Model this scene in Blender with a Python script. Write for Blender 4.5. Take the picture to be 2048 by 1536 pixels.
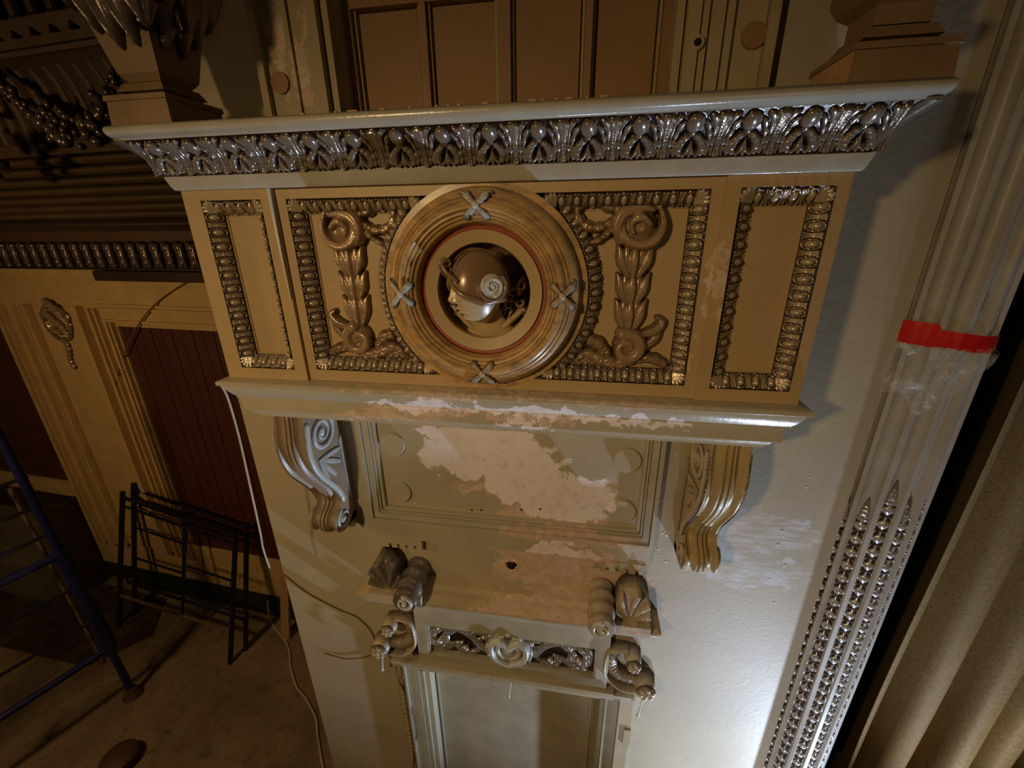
import bpy, math, random
import numpy as np
from mathutils import Matrix, Vector, Euler
random.seed(4); np.random.seed(4)
PI = math.pi
sc = bpy.context.scene
for o in list(bpy.data.objects): bpy.data.objects.remove(o)
COL = sc.collection

# ------------------------------------------------------------ camera
PITCH, YAW, ROLL = -0.362859568, -0.167969975, -0.0136277345
fw = Vector((math.sin(YAW)*math.cos(PITCH), math.cos(YAW)*math.cos(PITCH), math.sin(PITCH)))
rt = fw.cross(Vector((0, 0, 1))).normalized(); up = rt.cross(fw)
r2 = rt*math.cos(ROLL)+up*math.sin(ROLL); u2 = -rt*math.sin(ROLL)+up*math.cos(ROLL)
cam = bpy.data.cameras.new('camera'); camo = bpy.data.objects.new('camera', cam); COL.objects.link(camo)
cam.sensor_width = 36; cam.lens = 851.598/2048*36; cam.clip_start = .02; cam.clip_end = 60
mw = Matrix.Identity(4)
for i in range(3):
    mw[i][0] = r2[i]; mw[i][1] = u2[i]; mw[i][2] = -fw[i]
mw[1][3] = -1.4
camo.matrix_world = mw; sc.camera = camo

# ------------------------------------------------------------ world, lamps, exposure
w = bpy.data.worlds.new('world'); sc.world = w; w.use_nodes = True
w.node_tree.nodes['Background'].inputs[0].default_value = (.85, .62, .36, 1)
w.node_tree.nodes['Background'].inputs[1].default_value = .02
def lamp(name, kind, loc, target, power, color, size, spot=None, blend=.5):
    l = bpy.data.lights.new(name, kind); l.energy = power; l.color = color
    if kind == 'AREA': l.shape = 'DISK'; l.size = size
    else: l.shadow_soft_size = size
    if spot: l.spot_size = spot; l.spot_blend = blend
    o = bpy.data.objects.new(name, l); COL.objects.link(o); o.location = loc
    o.rotation_euler = (Vector(target)-Vector(loc)).to_track_quat('-Z', 'Y').to_euler()
    return o
lamp('warm_house_lamp', 'SPOT', (-1.75, -3.2, .55), (-.3, .3, -1.6), 212, (1, .70, .35), .12, math.radians(88), 1.0)
lamp('cool_work_lamp', 'SPOT', (2.2, -.25, -4.6), (-.3, .37, -1.5), 620, (.62, .76, 1), .04, math.radians(84), 1.0)
lamp('column_fill_light', 'SPOT', (.75, -1.7, -3.9), (1.35, .5, -2.4), 150, (.72, .80, 1), .05, math.radians(66), 1.0)  # extra fill, added to light the column and lower right wall
lamp('curtain_fill_light', 'SPOT', (3.1, -.35, -4.6), (2.5, 1, -2.7), 210, (.95, .96, 1), .04, math.radians(62), 1.0)  # added light without a known source, brings out the curtain folds
lamp('left_wall_fill_light', 'AREA', (-4.6, -1.4, -.2), (-4.4, 2.3, -4.2), 42, (1, .66, .31), .5)  # unseen fill, added to brighten the left wall and floor
lamp('warm_front_lamp', 'AREA', (1.6, -3.6, -.4), (0, .3, -1.2), 4, (1, .70, .36), .8)
sc.view_settings.view_transform = 'Standard'; sc.view_settings.look = 'None'
sc.view_settings.exposure = 0; sc.view_settings.gamma = 1; sc.view_settings.use_curve_mapping = False

# ------------------------------------------------------------ materials
def srgb(r, g, b):
    f = lambda c: (c/255/12.92 if c <= 10 else ((c/255+.055)/1.055)**2.4)
    return (f(r), f(g), f(b), 1)
class NT:
    def __init__(s, name):
        s.m = bpy.data.materials.new(name); s.m.use_nodes = True; s.t = s.m.node_tree
        s.b = s.t.nodes['Principled BSDF']
        g = s.t.nodes.new('ShaderNodeNewGeometry'); s.pos = g.outputs['Position']
    def n(s, k, **kw):
        x = s.t.nodes.new(k)
        for a, v in kw.items(): setattr(x, a, v)
        return x
    def l(s, a, b): s.t.links.new(a, b)
    def put(s, sock, v):
        if hasattr(v, 'is_output') or isinstance(v, bpy.types.NodeSocket): s.l(v, sock)
        else: sock.default_value = v
    def noise(s, scale, detail=4, rough=.6, vec=None, stretch=None):
        x = s.n('ShaderNodeTexNoise'); x.inputs['Scale'].default_value = scale
        x.inputs['Detail'].default_value = detail; x.inputs['Roughness'].default_value = rough
        v = vec or s.pos
        if stretch: v = s.vm('MULTIPLY', v, stretch)
        s.l(v, x.inputs['Vector']); return x.outputs['Fac'], x.outputs['Color']
    def vm(s, op, a, b=None):
        x = s.n('ShaderNodeVectorMath', operation=op); s.put(x.inputs[0], a)
        if b is not None: s.put(x.inputs[1], b)
        return x.outputs['Value'] if op in ('LENGTH', 'DOT_PRODUCT', 'DISTANCE') else x.outputs['Vector']
    def ma(s, op, a, b=None, c=None, clamp=False):
        x = s.n('ShaderNodeMath', operation=op, use_clamp=clamp); s.put(x.inputs[0], a)
        if b is not None: s.put(x.inputs[1], b)
        if c is not None: s.put(x.inputs[2], c)
        return x.outputs[0]
    def mix(s, f, a, b):
        x = s.n('ShaderNodeMix', data_type='RGBA'); s.put(x.inputs[0], f); s.put(x.inputs[6], a); s.put(x.inputs[7], b)
        return x.outputs[2]
    def ramp(s, v, lo, hi):
        x = s.n('ShaderNodeMapRange'); s.put(x.inputs[0], v); x.inputs[1].default_value = lo; x.inputs[2].default_value = hi
        return x.outputs[0]
    def bump(s, h, strength=.3, dist=.01):
        x = s.n('ShaderNodeBump'); x.inputs['Strength'].default_value = strength; x.inputs['Distance'].default_value = dist
        s.l(h, x.inputs['Height']); s.l(x.outputs[0], s.b.inputs['Normal'])
    def ellipses(s, E, wob=.12, scale=9):
        """union of ragged ellipses (x,z,rx,rz) -> 0..1 mask"""
        _, c = s.noise(scale, 6, .68)
        d = s.vm('SUBTRACT', c, (.5, .5, .5)); d = s.vm('MULTIPLY', d, (wob*4, 0, wob*4))
        p = s.vm('ADD', s.pos, d); out = None
        for x, z, rx, rz in E:
            q = s.vm('MULTIPLY', s.vm('SUBTRACT', p, (x, 0, z)), (1/rx, 0, 1/rz))
            k = s.ramp(s.vm('LENGTH', q), 1.03, .97)
            out = k if out is None else s.ma('MAXIMUM', out, k)
        return out
def simple(name, col, rough=.5, metal=0., var=.12, scale=6, bump=.15, bscale=60, col2=None, coat=0, spec=.5):
    s = NT(name); f, _ = s.noise(scale, 5); f = s.ramp(f, .3, .7)
    c2 = col2 or tuple(c*(1-var*2) for c in col[:3])+(1,)
    s.l(s.mix(f, col, c2), s.b.inputs['Base Color'])
    s.b.inputs['Roughness'].default_value = rough; s.b.inputs['Metallic'].default_value = metal
    s.b.inputs['Coat Weight'].default_value = coat; s.b.inputs['Coat Roughness'].default_value = .15
    s.b.inputs['Specular IOR Level'].default_value = spec
    if bump:
        h, _ = s.noise(bscale, 3); s.bump(h, bump, .004)
    return s.m
PAINT = srgb(182, 169, 142); PLAST = srgb(236, 224, 224); PINK = srgb(208, 186, 168); OCH = srgb(186, 158, 114)
def wall_mat(name, base, white=(), pink=(), smear=(), rough=.55, bump=.12):
    s = NT(name); f, _ = s.noise(2.2, 4); f = s.ramp(f, .35, .7)
    c = s.mix(f, base, tuple(x*.86 for x in base[:3])+(1,))
    g, _ = s.noise(13, 5); c = s.mix(s.ma('MULTIPLY', s.ramp(g, .55, .75), .18), c, srgb(196, 190, 176))
    rr = rough; h = s.noise(45, 4)[0]
    if smear:
        k = s.ellipses(smear, .08, 5); st, _ = s.noise(9, 5, .7, stretch=(1, 1, 4.5))
        k = s.ma('MULTIPLY', k, s.ramp(st, .42, .6)); c = s.mix(s.ma('MULTIPLY', k, .75), c, srgb(205, 203, 205))
    if pink:
        k = s.ellipses(pink, .06, 11); n2 = s.ramp(s.noise(26, 6, .7)[0], .4, .6)
        c = s.mix(k, c, s.mix(n2, PINK, srgb(196, 166, 138))); rr = s.mix(k, (rough,)*3+(1,), (.85, .85, .85, 1)); h = s.ma('SUBTRACT', h, s.ma('MULTIPLY', k, .6))
    if white:
        k = s.ellipses(white, .07, 8); n2 = s.ramp(s.noise(20, 7, .75)[0], .52, .62)
        c = s.mix(k, c, s.mix(s.ma('MULTIPLY', n2, .55), PLAST, srgb(210, 184, 164)))
        h = s.ma('SUBTRACT', h, s.ma('MULTIPLY', k, .8))
    s.l(c, s.b.inputs['Base Color']); s.put(s.b.inputs['Roughness'], rr); s.b.inputs['Specular IOR Level'].default_value = .35; s.bump(h, bump*2, .004)
    return s.m
M_wall = wall_mat('wall_paint', PAINT,
    white=((-.42, -1.08, .36, .12), (-.2, -1.22, .27, .10), (-.06, -1.34, .2, .07), (-.36, -1.0, .26, .06), (.08, -1.22, .1, .08), (-.5, -.95, .3, .05), (.14, -1.27, .05, .06)),
    pink=((.0, -1.74, .42, .13), (-.15, -1.62, .3, .05), (-.1, -1.38, .28, .06), (.15, -1.22, .05, .1), (-.33, -1.25, .3, .03)),
    smear=((.86, -1.36, .25, .13), (.85, -1.6, .3, .09), (.7, -1.5, .2, .1)))
M_apron = wall_mat('apron_paint', PAINT, white=((-.05, -1.56, .2, .04),), pink=((-.05, -1.47, .34, .05), (.12, -1.58, .12, .04)))
M_shelf = wall_mat('shelf_paint', srgb(184, 172, 146), white=((-.62, -.645, .2, .02), (-.2, -.64, .22, .02), (.1, -.66, .3, .018), (-.2, -.71, .1, .02)),
    pink=((-.45, -.57, .5, .012), (-.75, -.70, .22, .025), (-.3, -.68, .3, .02), (.0, -.57, .4, .01)), rough=.22, bump=.1)
M_frieze = wall_mat('frieze_ochre_paint', OCH, pink=((.40, -.2, .02, .12), (.345, -.42, .02, .05)), rough=.45)
M_ledge = wall_mat('ledge_stripped', srgb(186, 166, 130), pink=((.0, -1.9, .42, .06), (-.3, -1.93, .3, .03)), rough=.7, bump=.3)
M_corn = simple('cornice_paint', srgb(178, 174, 160), .24, bump=.25, bscale=30, col2=srgb(166, 156, 136))
M_trimp = simple('trim_paint', srgb(184, 174, 148), .35, bump=.12)
M_ring = NT('ring_antique_paint')
_f = M_ring.ramp(M_ring.noise(14, 6, .7, stretch=(1, 1, 2))[0], .4, .65)
M_ring.l(M_ring.mix(_f, srgb(196, 160, 106), srgb(150, 122, 92)), M_ring.b.inputs['Base Color'])
M_ring.b.inputs['Roughness'].default_value = .3; M_ring = M_ring.m
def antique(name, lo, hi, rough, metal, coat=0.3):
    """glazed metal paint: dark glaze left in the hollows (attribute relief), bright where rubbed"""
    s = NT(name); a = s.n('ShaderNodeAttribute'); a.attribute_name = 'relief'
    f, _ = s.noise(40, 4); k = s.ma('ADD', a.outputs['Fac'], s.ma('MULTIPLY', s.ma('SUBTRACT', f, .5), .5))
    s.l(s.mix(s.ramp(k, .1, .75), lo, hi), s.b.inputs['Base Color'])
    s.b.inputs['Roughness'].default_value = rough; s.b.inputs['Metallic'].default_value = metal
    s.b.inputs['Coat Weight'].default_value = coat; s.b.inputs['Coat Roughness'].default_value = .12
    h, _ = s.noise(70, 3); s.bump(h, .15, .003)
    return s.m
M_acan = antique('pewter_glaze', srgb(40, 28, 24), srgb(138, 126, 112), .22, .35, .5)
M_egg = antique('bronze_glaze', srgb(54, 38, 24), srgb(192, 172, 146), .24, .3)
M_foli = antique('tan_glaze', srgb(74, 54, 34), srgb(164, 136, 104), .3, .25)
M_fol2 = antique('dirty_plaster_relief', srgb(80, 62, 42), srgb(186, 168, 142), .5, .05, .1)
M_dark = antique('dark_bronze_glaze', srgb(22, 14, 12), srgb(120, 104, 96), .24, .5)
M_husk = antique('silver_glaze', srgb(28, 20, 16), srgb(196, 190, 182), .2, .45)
M_whit = antique('pale_grey_relief', srgb(110, 104, 90), srgb(196, 196, 188), .4, 0, .1)
M_side = simple('corbel_front_paint', srgb(184, 160, 112), .3, bump=.2, bscale=90)
M_side2 = simple('corbel_front_paint_brown', srgb(164, 142, 116), .35, bump=.2, bscale=90)
M_red = simple('oxblood_paint', srgb(150, 66, 26), .5)
M_nich = simple('niche_paint', srgb(122, 98, 66), .6)
M_bust = simple('bust_paint', srgb(196, 172, 134), .3, col2=srgb(178, 150, 116), bump=.08)
M_helm = simple('helmet_paint', srgb(158, 128, 98), .25, metal=.15, col2=srgb(128, 100, 76), bump=.1)
M_scr = simple('scroll_pale_paint', srgb(206, 200, 184), .28, bump=.05)
M_board = simple('window_board_paint', srgb(150, 112, 72), .6, var=.06, bump=.08)
M_case = wall_mat('casing_paint', srgb(172, 154, 118), pink=((-1.14, .62, .03, .18), (-1.05, .5, .03, .09), (-1.02, .62, .015, .1)), rough=.5)
M_pl = simple('pedestal_paint', srgb(142, 114, 80), .6, bump=.35, bscale=45)
M_plp = simple('chip_and_lit_side', srgb(206, 160, 122), .8, col2=srgb(170, 132, 88), bump=.6, bscale=25)  # bare plaster chips, and the warm-lit side of the right plinth
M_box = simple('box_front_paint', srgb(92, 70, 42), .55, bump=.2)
M_boxd = simple('box_shadow_paint', srgb(62, 42, 24), .5, bump=.2)  # darker copy of the box paint, shade put into its colour
M_cream = simple('cream_wall_paint', srgb(204, 170, 112), .6, var=.1, bump=.12)
M_plank = simple('oxblood_board', srgb(84, 40, 28), .55, var=.12, scale=3)
M_green = simple('dark_green_skirting', srgb(34, 44, 28), .5)
M_block = simple('grey_block', srgb(120, 108, 84), .8)
M_col = simple('column_grey_paint', srgb(176, 172, 162), .42, scale=3, col2=srgb(158, 146, 126), bump=.15, bscale=20)
M_groove = simple('column_groove_paint', srgb(136, 112, 82), .45, scale=3, bump=.15)
M_tape = simple('red_tape', srgb(214, 22, 14), .35, bump=.3, bscale=25)
M_blk = simple('stage_black', srgb(22, 18, 14), .9, bump=0)
M_blue = simple('blue_scaffold_paint', srgb(28, 32, 92), .4, col2=srgb(22, 22, 56), bump=.1)
M_navy = simple('navy_scaffold_paint', srgb(40, 34, 56), .28, metal=.2, bump=.1)
M_steel = simple('worn_steel', srgb(170, 150, 120), .3, metal=.7)
M_cable = simple('white_cable', srgb(196, 180, 156), .5, bump=0)
M_wire = simple('brown_wire', srgb(120, 90, 56), .6, bump=0)
M_wood = simple('raw_wood', srgb(180, 140, 92), .7, scale=20)
M_rust = simple('rusty_steel', srgb(88, 62, 40), .6)
def floor_mat():
    s = NT('dirty_floor'); f, _ = s.noise(1.1, 8, .65); g, _ = s.noise(9, 8, .72)
    c = s.mix(s.ramp(f, .35, .68), srgb(150, 130, 100), srgb(98, 80, 56)); c = s.mix(s.ma('MULTIPLY', s.ramp(g, .52, .72), .7), c, srgb(66, 48, 30))
    s.l(c, s.b.inputs['Base Color']); s.b.inputs['Roughness'].default_value = .75; s.bump(g, .3, .02); return s.m
M_floor = floor_mat()
def rug_mat():
    s = NT('worn_carpet'); g, _ = s.noise(7, 8, .75)
    s.l(s.mix(s.ramp(g, .42, .62), srgb(44, 30, 20), srgb(84, 60, 36)), s.b.inputs['Base Color']); s.b.inputs['Roughness'].default_value = .95
    s.bump(g, .8, .02); return s.m
M_rug = rug_mat()
def velvet():
    s = NT('gold_velvet'); f, _ = s.noise(2, 4, .6, stretch=(1, 1, .3)); g, _ = s.noise(55, 5, .7, stretch=(1, 1, 3.0))
    c = s.mix(s.ramp(f, .3, .7), srgb(150, 130, 88), srgb(120, 98, 60)); c = s.mix(s.ma('MULTIPLY', s.ramp(g, .4, .62), .6), c, srgb(70, 54, 32))
    s.l(c, s.b.inputs['Base Color']); s.b.inputs['Roughness'].default_value = .6; s.b.inputs['Specular IOR Level'].default_value = .15
    s.bump(g, .35, .006); return s.m
M_curt = velvet()
def plastic():
    s = NT('clear_plastic_film'); s.b.inputs['Base Color'].default_value = (.9, .92, .95, 1); s.b.inputs['Roughness'].default_value = .12
    f, _ = s.noise(16, 4, .6); s.bump(f, .9, .03)
    s.put(s.b.inputs['Alpha'], s.ma('ADD', .10, s.ma('MULTIPLY', s.ramp(f, .48, .7), .45)))
    return s.m
M_film = plastic()

# ------------------------------------------------------------ mesh helpers
def wloc(o):
    v = Vector((0, 0, 0))
    while o: v += o.location; o = o.parent
    return v
def link(name, me, parent=None, mat=None, loc=(0, 0, 0), rot=None):
    o = bpy.data.objects.new(name, me); COL.objects.link(o)
    L = Vector(loc)
    if parent is not None: o.parent = parent; L = L-wloc(parent)
    o.location = L
    if rot is not None: o.rotation_euler = rot
    if mat and not me.materials: me.materials.append(mat)
    return o
def tag(o, label=None, cat=None, group=None, kind=None):
    if label: o['label'] = label
    if cat: o['category'] = cat
    if group: o['group'] = group
    if kind: o['kind'] = kind
    return o
def thing(name, loc, label=None, cat=None, group=None, kind=None):
    o = bpy.data.objects.new(name, None); COL.objects.link(o); o.location = loc; o.empty_display_size = .1
    return tag(o, label, cat, group, kind)
class MB:
    def __init__(s, T=None): s.V = []; s.F = []; s.T = T
    def add(s, V, F):
        b = len(s.V); s.V += [tuple(v) for v in V]; s.F += [tuple(i+b for i in f) for f in F]; return s
    def box(s, x0, x1, y0, y1, z0, z1):
        V = [(x, y, z) for x in (x0, x1) for y in (y0, y1) for z in (z0, z1)]
        return s.add(V, [(0, 1, 3, 2), (4, 6, 7, 5), (0, 4, 5, 1), (2, 3, 7, 6), (0, 2, 6, 4), (1, 5, 7, 3)])
    def grid(s, P, closeu=False, closev=False):
        nu, nv = len(P), len(P[0]); V = [p for r in P for p in r]; F = []
        for i in range(nu if closeu else nu-1):
            for j in range(nv if closev else nv-1):
                F.append((i*nv+j, ((i+1) % nu)*nv+j, ((i+1) % nu)*nv+(j+1) % nv, i*nv+(j+1) % nv))
        return s.add(V, F)
    def tube(s, pts, r, n=8, cap=True):
        pts = [Vector(p) for p in pts]; rs = r if hasattr(r, '__len__') else [r]*len(pts); P = []
        prev = None
        for i, p in enumerate(pts):
            t = (pts[min(i+1, len(pts)-1)]-pts[max(i-1, 0)]).normalized()
            a = t.orthogonal().normalized() if prev is None else (prev-t*prev.dot(t)).normalized()
            prev = a; b = t.cross(a)
            P.append([p+(a*math.cos(2*PI*k/n)+b*math.sin(2*PI*k/n))*rs[i] for k in range(n)])
        b0 = len(s.V); s.grid(P, closev=True)
        if cap: s.F.append(tuple(b0+k for k in range(n))[::-1]); s.F.append(tuple(b0+(len(pts)-1)*n+k for k in range(n)))
        return s
    def mould(s, prof, x0, x1, yw, y0=0., close=True):
        """profile (projection, z) run round left return, front, right return"""
        P = [[(x0-p, yw, z), (x0-p, y0-p, z), (x1+p, y0-p, z), (x1+p, yw, z)] for p, z in prof]
        return s.grid(P, closeu=close)
    def build(s, name, mat, parent=None, smooth=False, angle=40):
        me = bpy.data.meshes.new(name); V = s.V
        if s.T: V = [s.T(*v) for v in V]
        me.from_pydata([tuple(v) for v in V], [], s.F); me.validate(); me.materials.append(mat)
        import bmesh
        b = bmesh.new(); b.from_mesh(me); bmesh.ops.recalc_face_normals(b, faces=b.faces); b.to_mesh(me); b.free()
        if smooth: shade(me, angle)
        c = Vector((0, 0, 0))
        if parent is None:
            A = np.array([tuple(v) for v in V]); c = Vector(((A[:, 0].min()+A[:, 0].max())/2, (A[:, 1].min()+A[:, 1].max())/2, A[:, 2].min()))
            me.transform(Matrix.Translation(-c))
        return link(name, me, parent, None, c)
def shade(me, angle=40):
    me.polygons.foreach_set('use_smooth', [True]*len(me.polygons))
    try: me.set_sharp_from_angle(angle=math.radians(angle))
    except Exception: pass

# ------------------------------------------------------------ relief carving: strokes raised from a ground
def stroke(U, Vv, pts, H, lobes=0, lobe=.3, vein=.25, ribs=0, close=.9, n=10):
    """tapered rounded band along pts [(u,v,r)]; returns height"""
    out = np.zeros_like(U); pts = np.array(pts, float)
    if len(pts) > 2:   # catmull resample
        q = []
        for i in range(len(pts)-1):
            p0, p1, p2, p3 = pts[max(i-1, 0)], pts[i], pts[i+1], pts[min(i+2, len(pts)-1)]
            for t in np.linspace(0, 1, 6, endpoint=False):
                q.append(.5*((2*p1)+(-p0+p2)*t+(2*p0-5*p1+4*p2-p3)*t*t+(-p0+3*p1-3*p2+p3)*t**3))
        q.append(pts[-1]); pts = np.array(q)
    seg = np.hypot(*(pts[1:, :2]-pts[:-1, :2]).T); L = np.concatenate([[0], np.cumsum(seg)]); tot = max(L[-1], 1e-9)
    for i in range(len(pts)-1):
        a, b = pts[i], pts[i+1]; d = b[:2]-a[:2]; l2 = max(d@d, 1e-12)
        t = np.clip(((U-a[0])*d[0]+(Vv-a[1])*d[1])/l2, 0, 1)
        dx, dy = U-(a[0]+t*d[0]), Vv-(a[1]+t*d[1]); dist = np.hypot(dx, dy)
        r = np.maximum(a[2]+t*(b[2]-a[2]), 1e-5); sp = (L[i]+t*seg[i])/tot
        if lobes: r = r*(1-lobe+lobe*np.abs(np.sin(PI*sp*lobes)))
        ww = dist/r
        h = np.where(ww < 1, np.sqrt(np.maximum(1-ww**2, 0)), 0)
        if vein: h = h*(1-vein*np.exp(-(ww/.22)**2))
        if lobes: h = h*(1-.22*np.exp(-((np.abs(np.sin(PI*sp*lobes)))/.25)**2)*(ww > .25))
        if ribs: h = h*(1-.3*(.5+.5*np.cos(2*PI*ribs*sp)) * (ww < .75))
        out = np.maximum(out, h*H*np.minimum(1, .55+.45*r/max(pts[:, 2].max(), 1e-9)))
    return out
def dome(U, Vv, u, v, a, b, H, p=.5): 
    q = ((U-u)/a)**2+((Vv-v)/b)**2
    return np.where(q < 1, H*np.maximum(1-q, 0)**p, 0)
def spiral(cx, cy, r0, turns, w, a0=0., dirn=1, inner=.15, n=26):
    P = []
    for i in range(n):
        t = i/(n-1); r = r0*(1-t)+r0*inner*t; a = a0+dirn*2*PI*turns*t
        P.append((cx+r*math.cos(a), cy+r*math.sin(a), w*(1-.55*t)))
    return P
def relief(name, fn, u0, u1, v0, v1, du, mapf, mat, parent=None, keep=1e-4, Hn=None, ret_mesh=False, base=0.0):
    nu = int(round((u1-u0)/du))+1; nv = int(round((v1-v0)/du))+1
    u = np.linspace(u0, u1, nu); v = np.linspace(v0, v1, nv); U, Vv = np.meshgrid(u, v, indexing='ij')
    H = fn(U, Vv); K = H > keep
    cell = K[:-1, :-1] | K[1:, :-1] | K[:-1, 1:] | K[1:, 1:]
    use = np.zeros_like(K)
    for a, b in ((0, 0), (1, 0), (0, 1), (1, 1)): use[a:nu-1+a, b:nv-1+b] |= cell
    idx = -np.ones(K.shape, int); idx[use] = np.arange(use.sum())
    h = H[use]; uu = U[use]; vv = Vv[use]
    X = mapf(uu, vv, np.where(h > keep, h+base, -.003)); X = np.stack(np.broadcast_arrays(*X), 1)
    ci, cj = np.nonzero(cell)
    F = np.stack([idx[ci, cj], idx[ci+1, cj], idx[ci+1, cj+1], idx[ci, cj+1]], 1)
    # face outward test
    me = bpy.data.meshes.new(name)
    c = np.zeros(3)
    if parent is None and not ret_mesh: c = np.array([(X[:, 0].min()+X[:, 0].max())/2, (X[:, 1].min()+X[:, 1].max())/2, X[:, 2].min()])
    me.from_pydata((X-c).tolist(), [], F.tolist())
    at = me.attributes.new('relief', 'FLOAT', 'POINT'); at.data.foreach_set('value', (h/(Hn or max(h.max(), 1e-9))).astype(np.float32))
    me.materials.append(mat); me.polygons.foreach_set('use_smooth', [True]*len(me.polygons)); me.update()
    if ret_mesh: return me
    return link(name, me, parent, None, tuple(c))
def onY(Y): return lambda u, v, h: (u, Y-h, v)      # relief standing on a vertical wall plane facing -Y
def attr_full(o, val=.8):
    me = o.data; at = me.attributes.new('relief', 'FLOAT', 'POINT'); at.data.foreach_set('value', [val]*len(me.vertices))

# ============================================================ SETTING
YW = .37; XL, XR = -1.735, 1.18
XC = -.3415
# wall with the overdoor; hole left where the window and door sit
WL = thing('wall_center', (-.3, YW, -4.9), kind='structure')
m = MB(); DX0, DX1, DZ = -.86, .235, -2.61; WX0, WX1, WZ0, WZ1 = -.93, .25, .34, 2.2
m.box(XL, DX0, YW, YW+.3, -4.9, WZ0); m.box(DX1, XR, YW, YW+.3, -4.9, WZ0); m.box(DX0, DX1, YW, YW+.3, DZ, WZ0)
m.box(XL, WX0, YW, YW+.3, WZ0, WZ1); m.box(WX1, XR, YW, YW+.3, WZ0, WZ1)
m.build('plaster_face', M_wall, WL)
# blown hole in the plaster: a ragged crater ring with a dark bore
HX, HZ = -.316, -1.727
def crater(U, V):
    r = np.hypot((U-HX), (V-HZ)*1.1); a = np.arctan2(V-HZ, U-HX); R = .036+.005*np.sin(3*a)+.003*np.sin(7*a+1)
    return np.where((r > R*.8) & (r < R*1.35), .005*np.sqrt(np.clip(1-((r-R*1.05)/(R*.3))**2, 0, 1)), 0)
relief('plaster_lip', crater, HX-.06, HX+.06, HZ-.06, HZ+.06, .003, onY(YW), M_wall, WL)
m = MB(); n = 20
m.grid([[(HX+.031*k*math.cos(2*PI*i/n), y, HZ+.028*k*math.sin(2*PI*i/n)) for i in range(n)] for k, y in ((1, YW-.002), (.7, YW-.0012), (.02, YW-.001))], closev=True)
m.build('bore', M_blk, WL)
for x, z in ((-.47, -1.385), (-.52, -1.39), (-.165, -1.345), (-.26, -1.36)):
    m = MB(); m.grid([[(x+.006*k*math.cos(i*PI/5), YW-.0015, z+.006*k*math.sin(i*PI/5)) for i in range(10)] for k in (1, .1)], closev=True); m.build('screw_hole', M_blk, WL)
for k, (x, z) in enumerate(((-.906, -1.031), (-.903, -1.313), (.233, -1.027), (.233, -1.308))):
    d = MB(); n = 40; r = .062
    d.grid([[(x+rr*math.cos(2*PI*i/n), YW-y, z+rr*math.sin(2*PI*i/n)) for i in range(n)] for rr, y in ((r, 0), (r, .012), (r-.004, .016), (.001, .016))], closev=True)
    o = d.build('round_patch', M_wall, None, True)
    tag(o, ('round plaster cover disc at the upper left of the recessed panel', 'round plaster cover disc at the lower left of the recessed panel',
            'round cover disc at the panel upper right, half chipped bare', 'pale round cover disc at the lower right of the recessed panel')[k], 'cover disc', 'round cover discs on the panel')

rr_ = random.Random(7)
for i in range(26):
    x = rr_.uniform(.40, .47) if i < 16 else rr_.choice((-1.50, -1.66, .95, 1.0, -.3)); z = rr_.uniform(-1.62, -.95) if i < 16 else rr_.uniform(-2.2, -1.0)
    a0 = rr_.uniform(.002, .009); n = 7; ang = rr_.uniform(0, 6)
    MB().add([(x, YW-.002, z)]+[(x+a0*(1+.5*math.sin(3*k+ang))*math.cos(2*PI*k/n), YW-.0005, z+a0*1.3*(1+.5*math.cos(2*k+ang))*math.sin(2*PI*k/n)) for k in range(n)], [(0, k+1, (k+1) % n+1) for k in range(n)]).build('plaster_flake', M_scr, WL)

# floor, left wall, stage
o = MB().box(-12, 6, -4, 5.5, -5.0, -4.9).build('floor', M_floor); tag(o, kind='structure')
E0 = Vector((-3.79, 2.302)); EU = Vector((-.99794, .06414)); EN = Vector((-.06414, -.99794))   # along wall to the left, towards viewer
def LW(u, off, z): p = E0+EU*u+EN*off; return (p.x, p.y, z)
WLF = thing('wall_left', LW(1.5, 0, -4.9), kind='structure')
MB(LW).box(-2.4, 8, -.3, -.02, -4.9, 3).build('wall_face', M_boxd, WLF)
def lbox(name, u0, u1, z0, z1, d0, d1, mat, par=WLF): return MB(LW).box(u0, u1, d0, d1, z0, z1).build(name, mat, par)
lbox('frieze_rail', -2.2, 8, -.72, -.42, -.02, .05, M_cream)
lbox('rail', -2.2, 1.14, -.99, -.72, -.02, .03, M_cream); lbox('rail', 2.95, 8, -.99, -.72, -.02, .03, M_cream)
lbox('stile', 1.14, 2.95, -4.55, -.72, -.02, .03, M_cream)
lbox('rail', -2.2, 1.14, -4.25, -3.93, -.02, .03, M_cream); lbox('rail', 2.95, 8, -3.42, -3.2, -.02, .05, M_cream)
for z in (-.76, -.80, -.93): lbox('bead', -2.2, 1.3, z-.012, z+.012, .03, .055, M_cream)
for u in (1.17, 1.23, 1.34, 1.42): lbox('bead', u-.014, u+.014, -4.15, -.82+(.02 if u > 1.3 else -.12), .03, .075, M_cream)
for u in (2.42, 2.54, 2.72, 2.80): lbox('bead', u-.016, u+.016, -4.15, -.80, .03, .08, M_cream)
for u in (1.55, 2.3): lbox('pilaster_edge', u-.03, u+.03, -4.1, -.78, .03, .11, M_cream)
lbox('pilaster_panel', 1.6, 2.25, -4.1, -.8, .03, .05, M_cream)
# dark red board panels, board by board
pm = None
for (u0, u1, z0, z1) in ((-1.3, 1.13, -3.93, -.99), (2.96, 5.6, -3.2, -.99)):
    k = 0; w_ = .135
    while u0+k*w_ < u1-.02:
        a = u0+k*w_; lbox('plank', a+.004, min(a+w_-.004, u1), z0, z1, -.02, .008+.002*(k % 2), M_plank); k += 1
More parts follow.
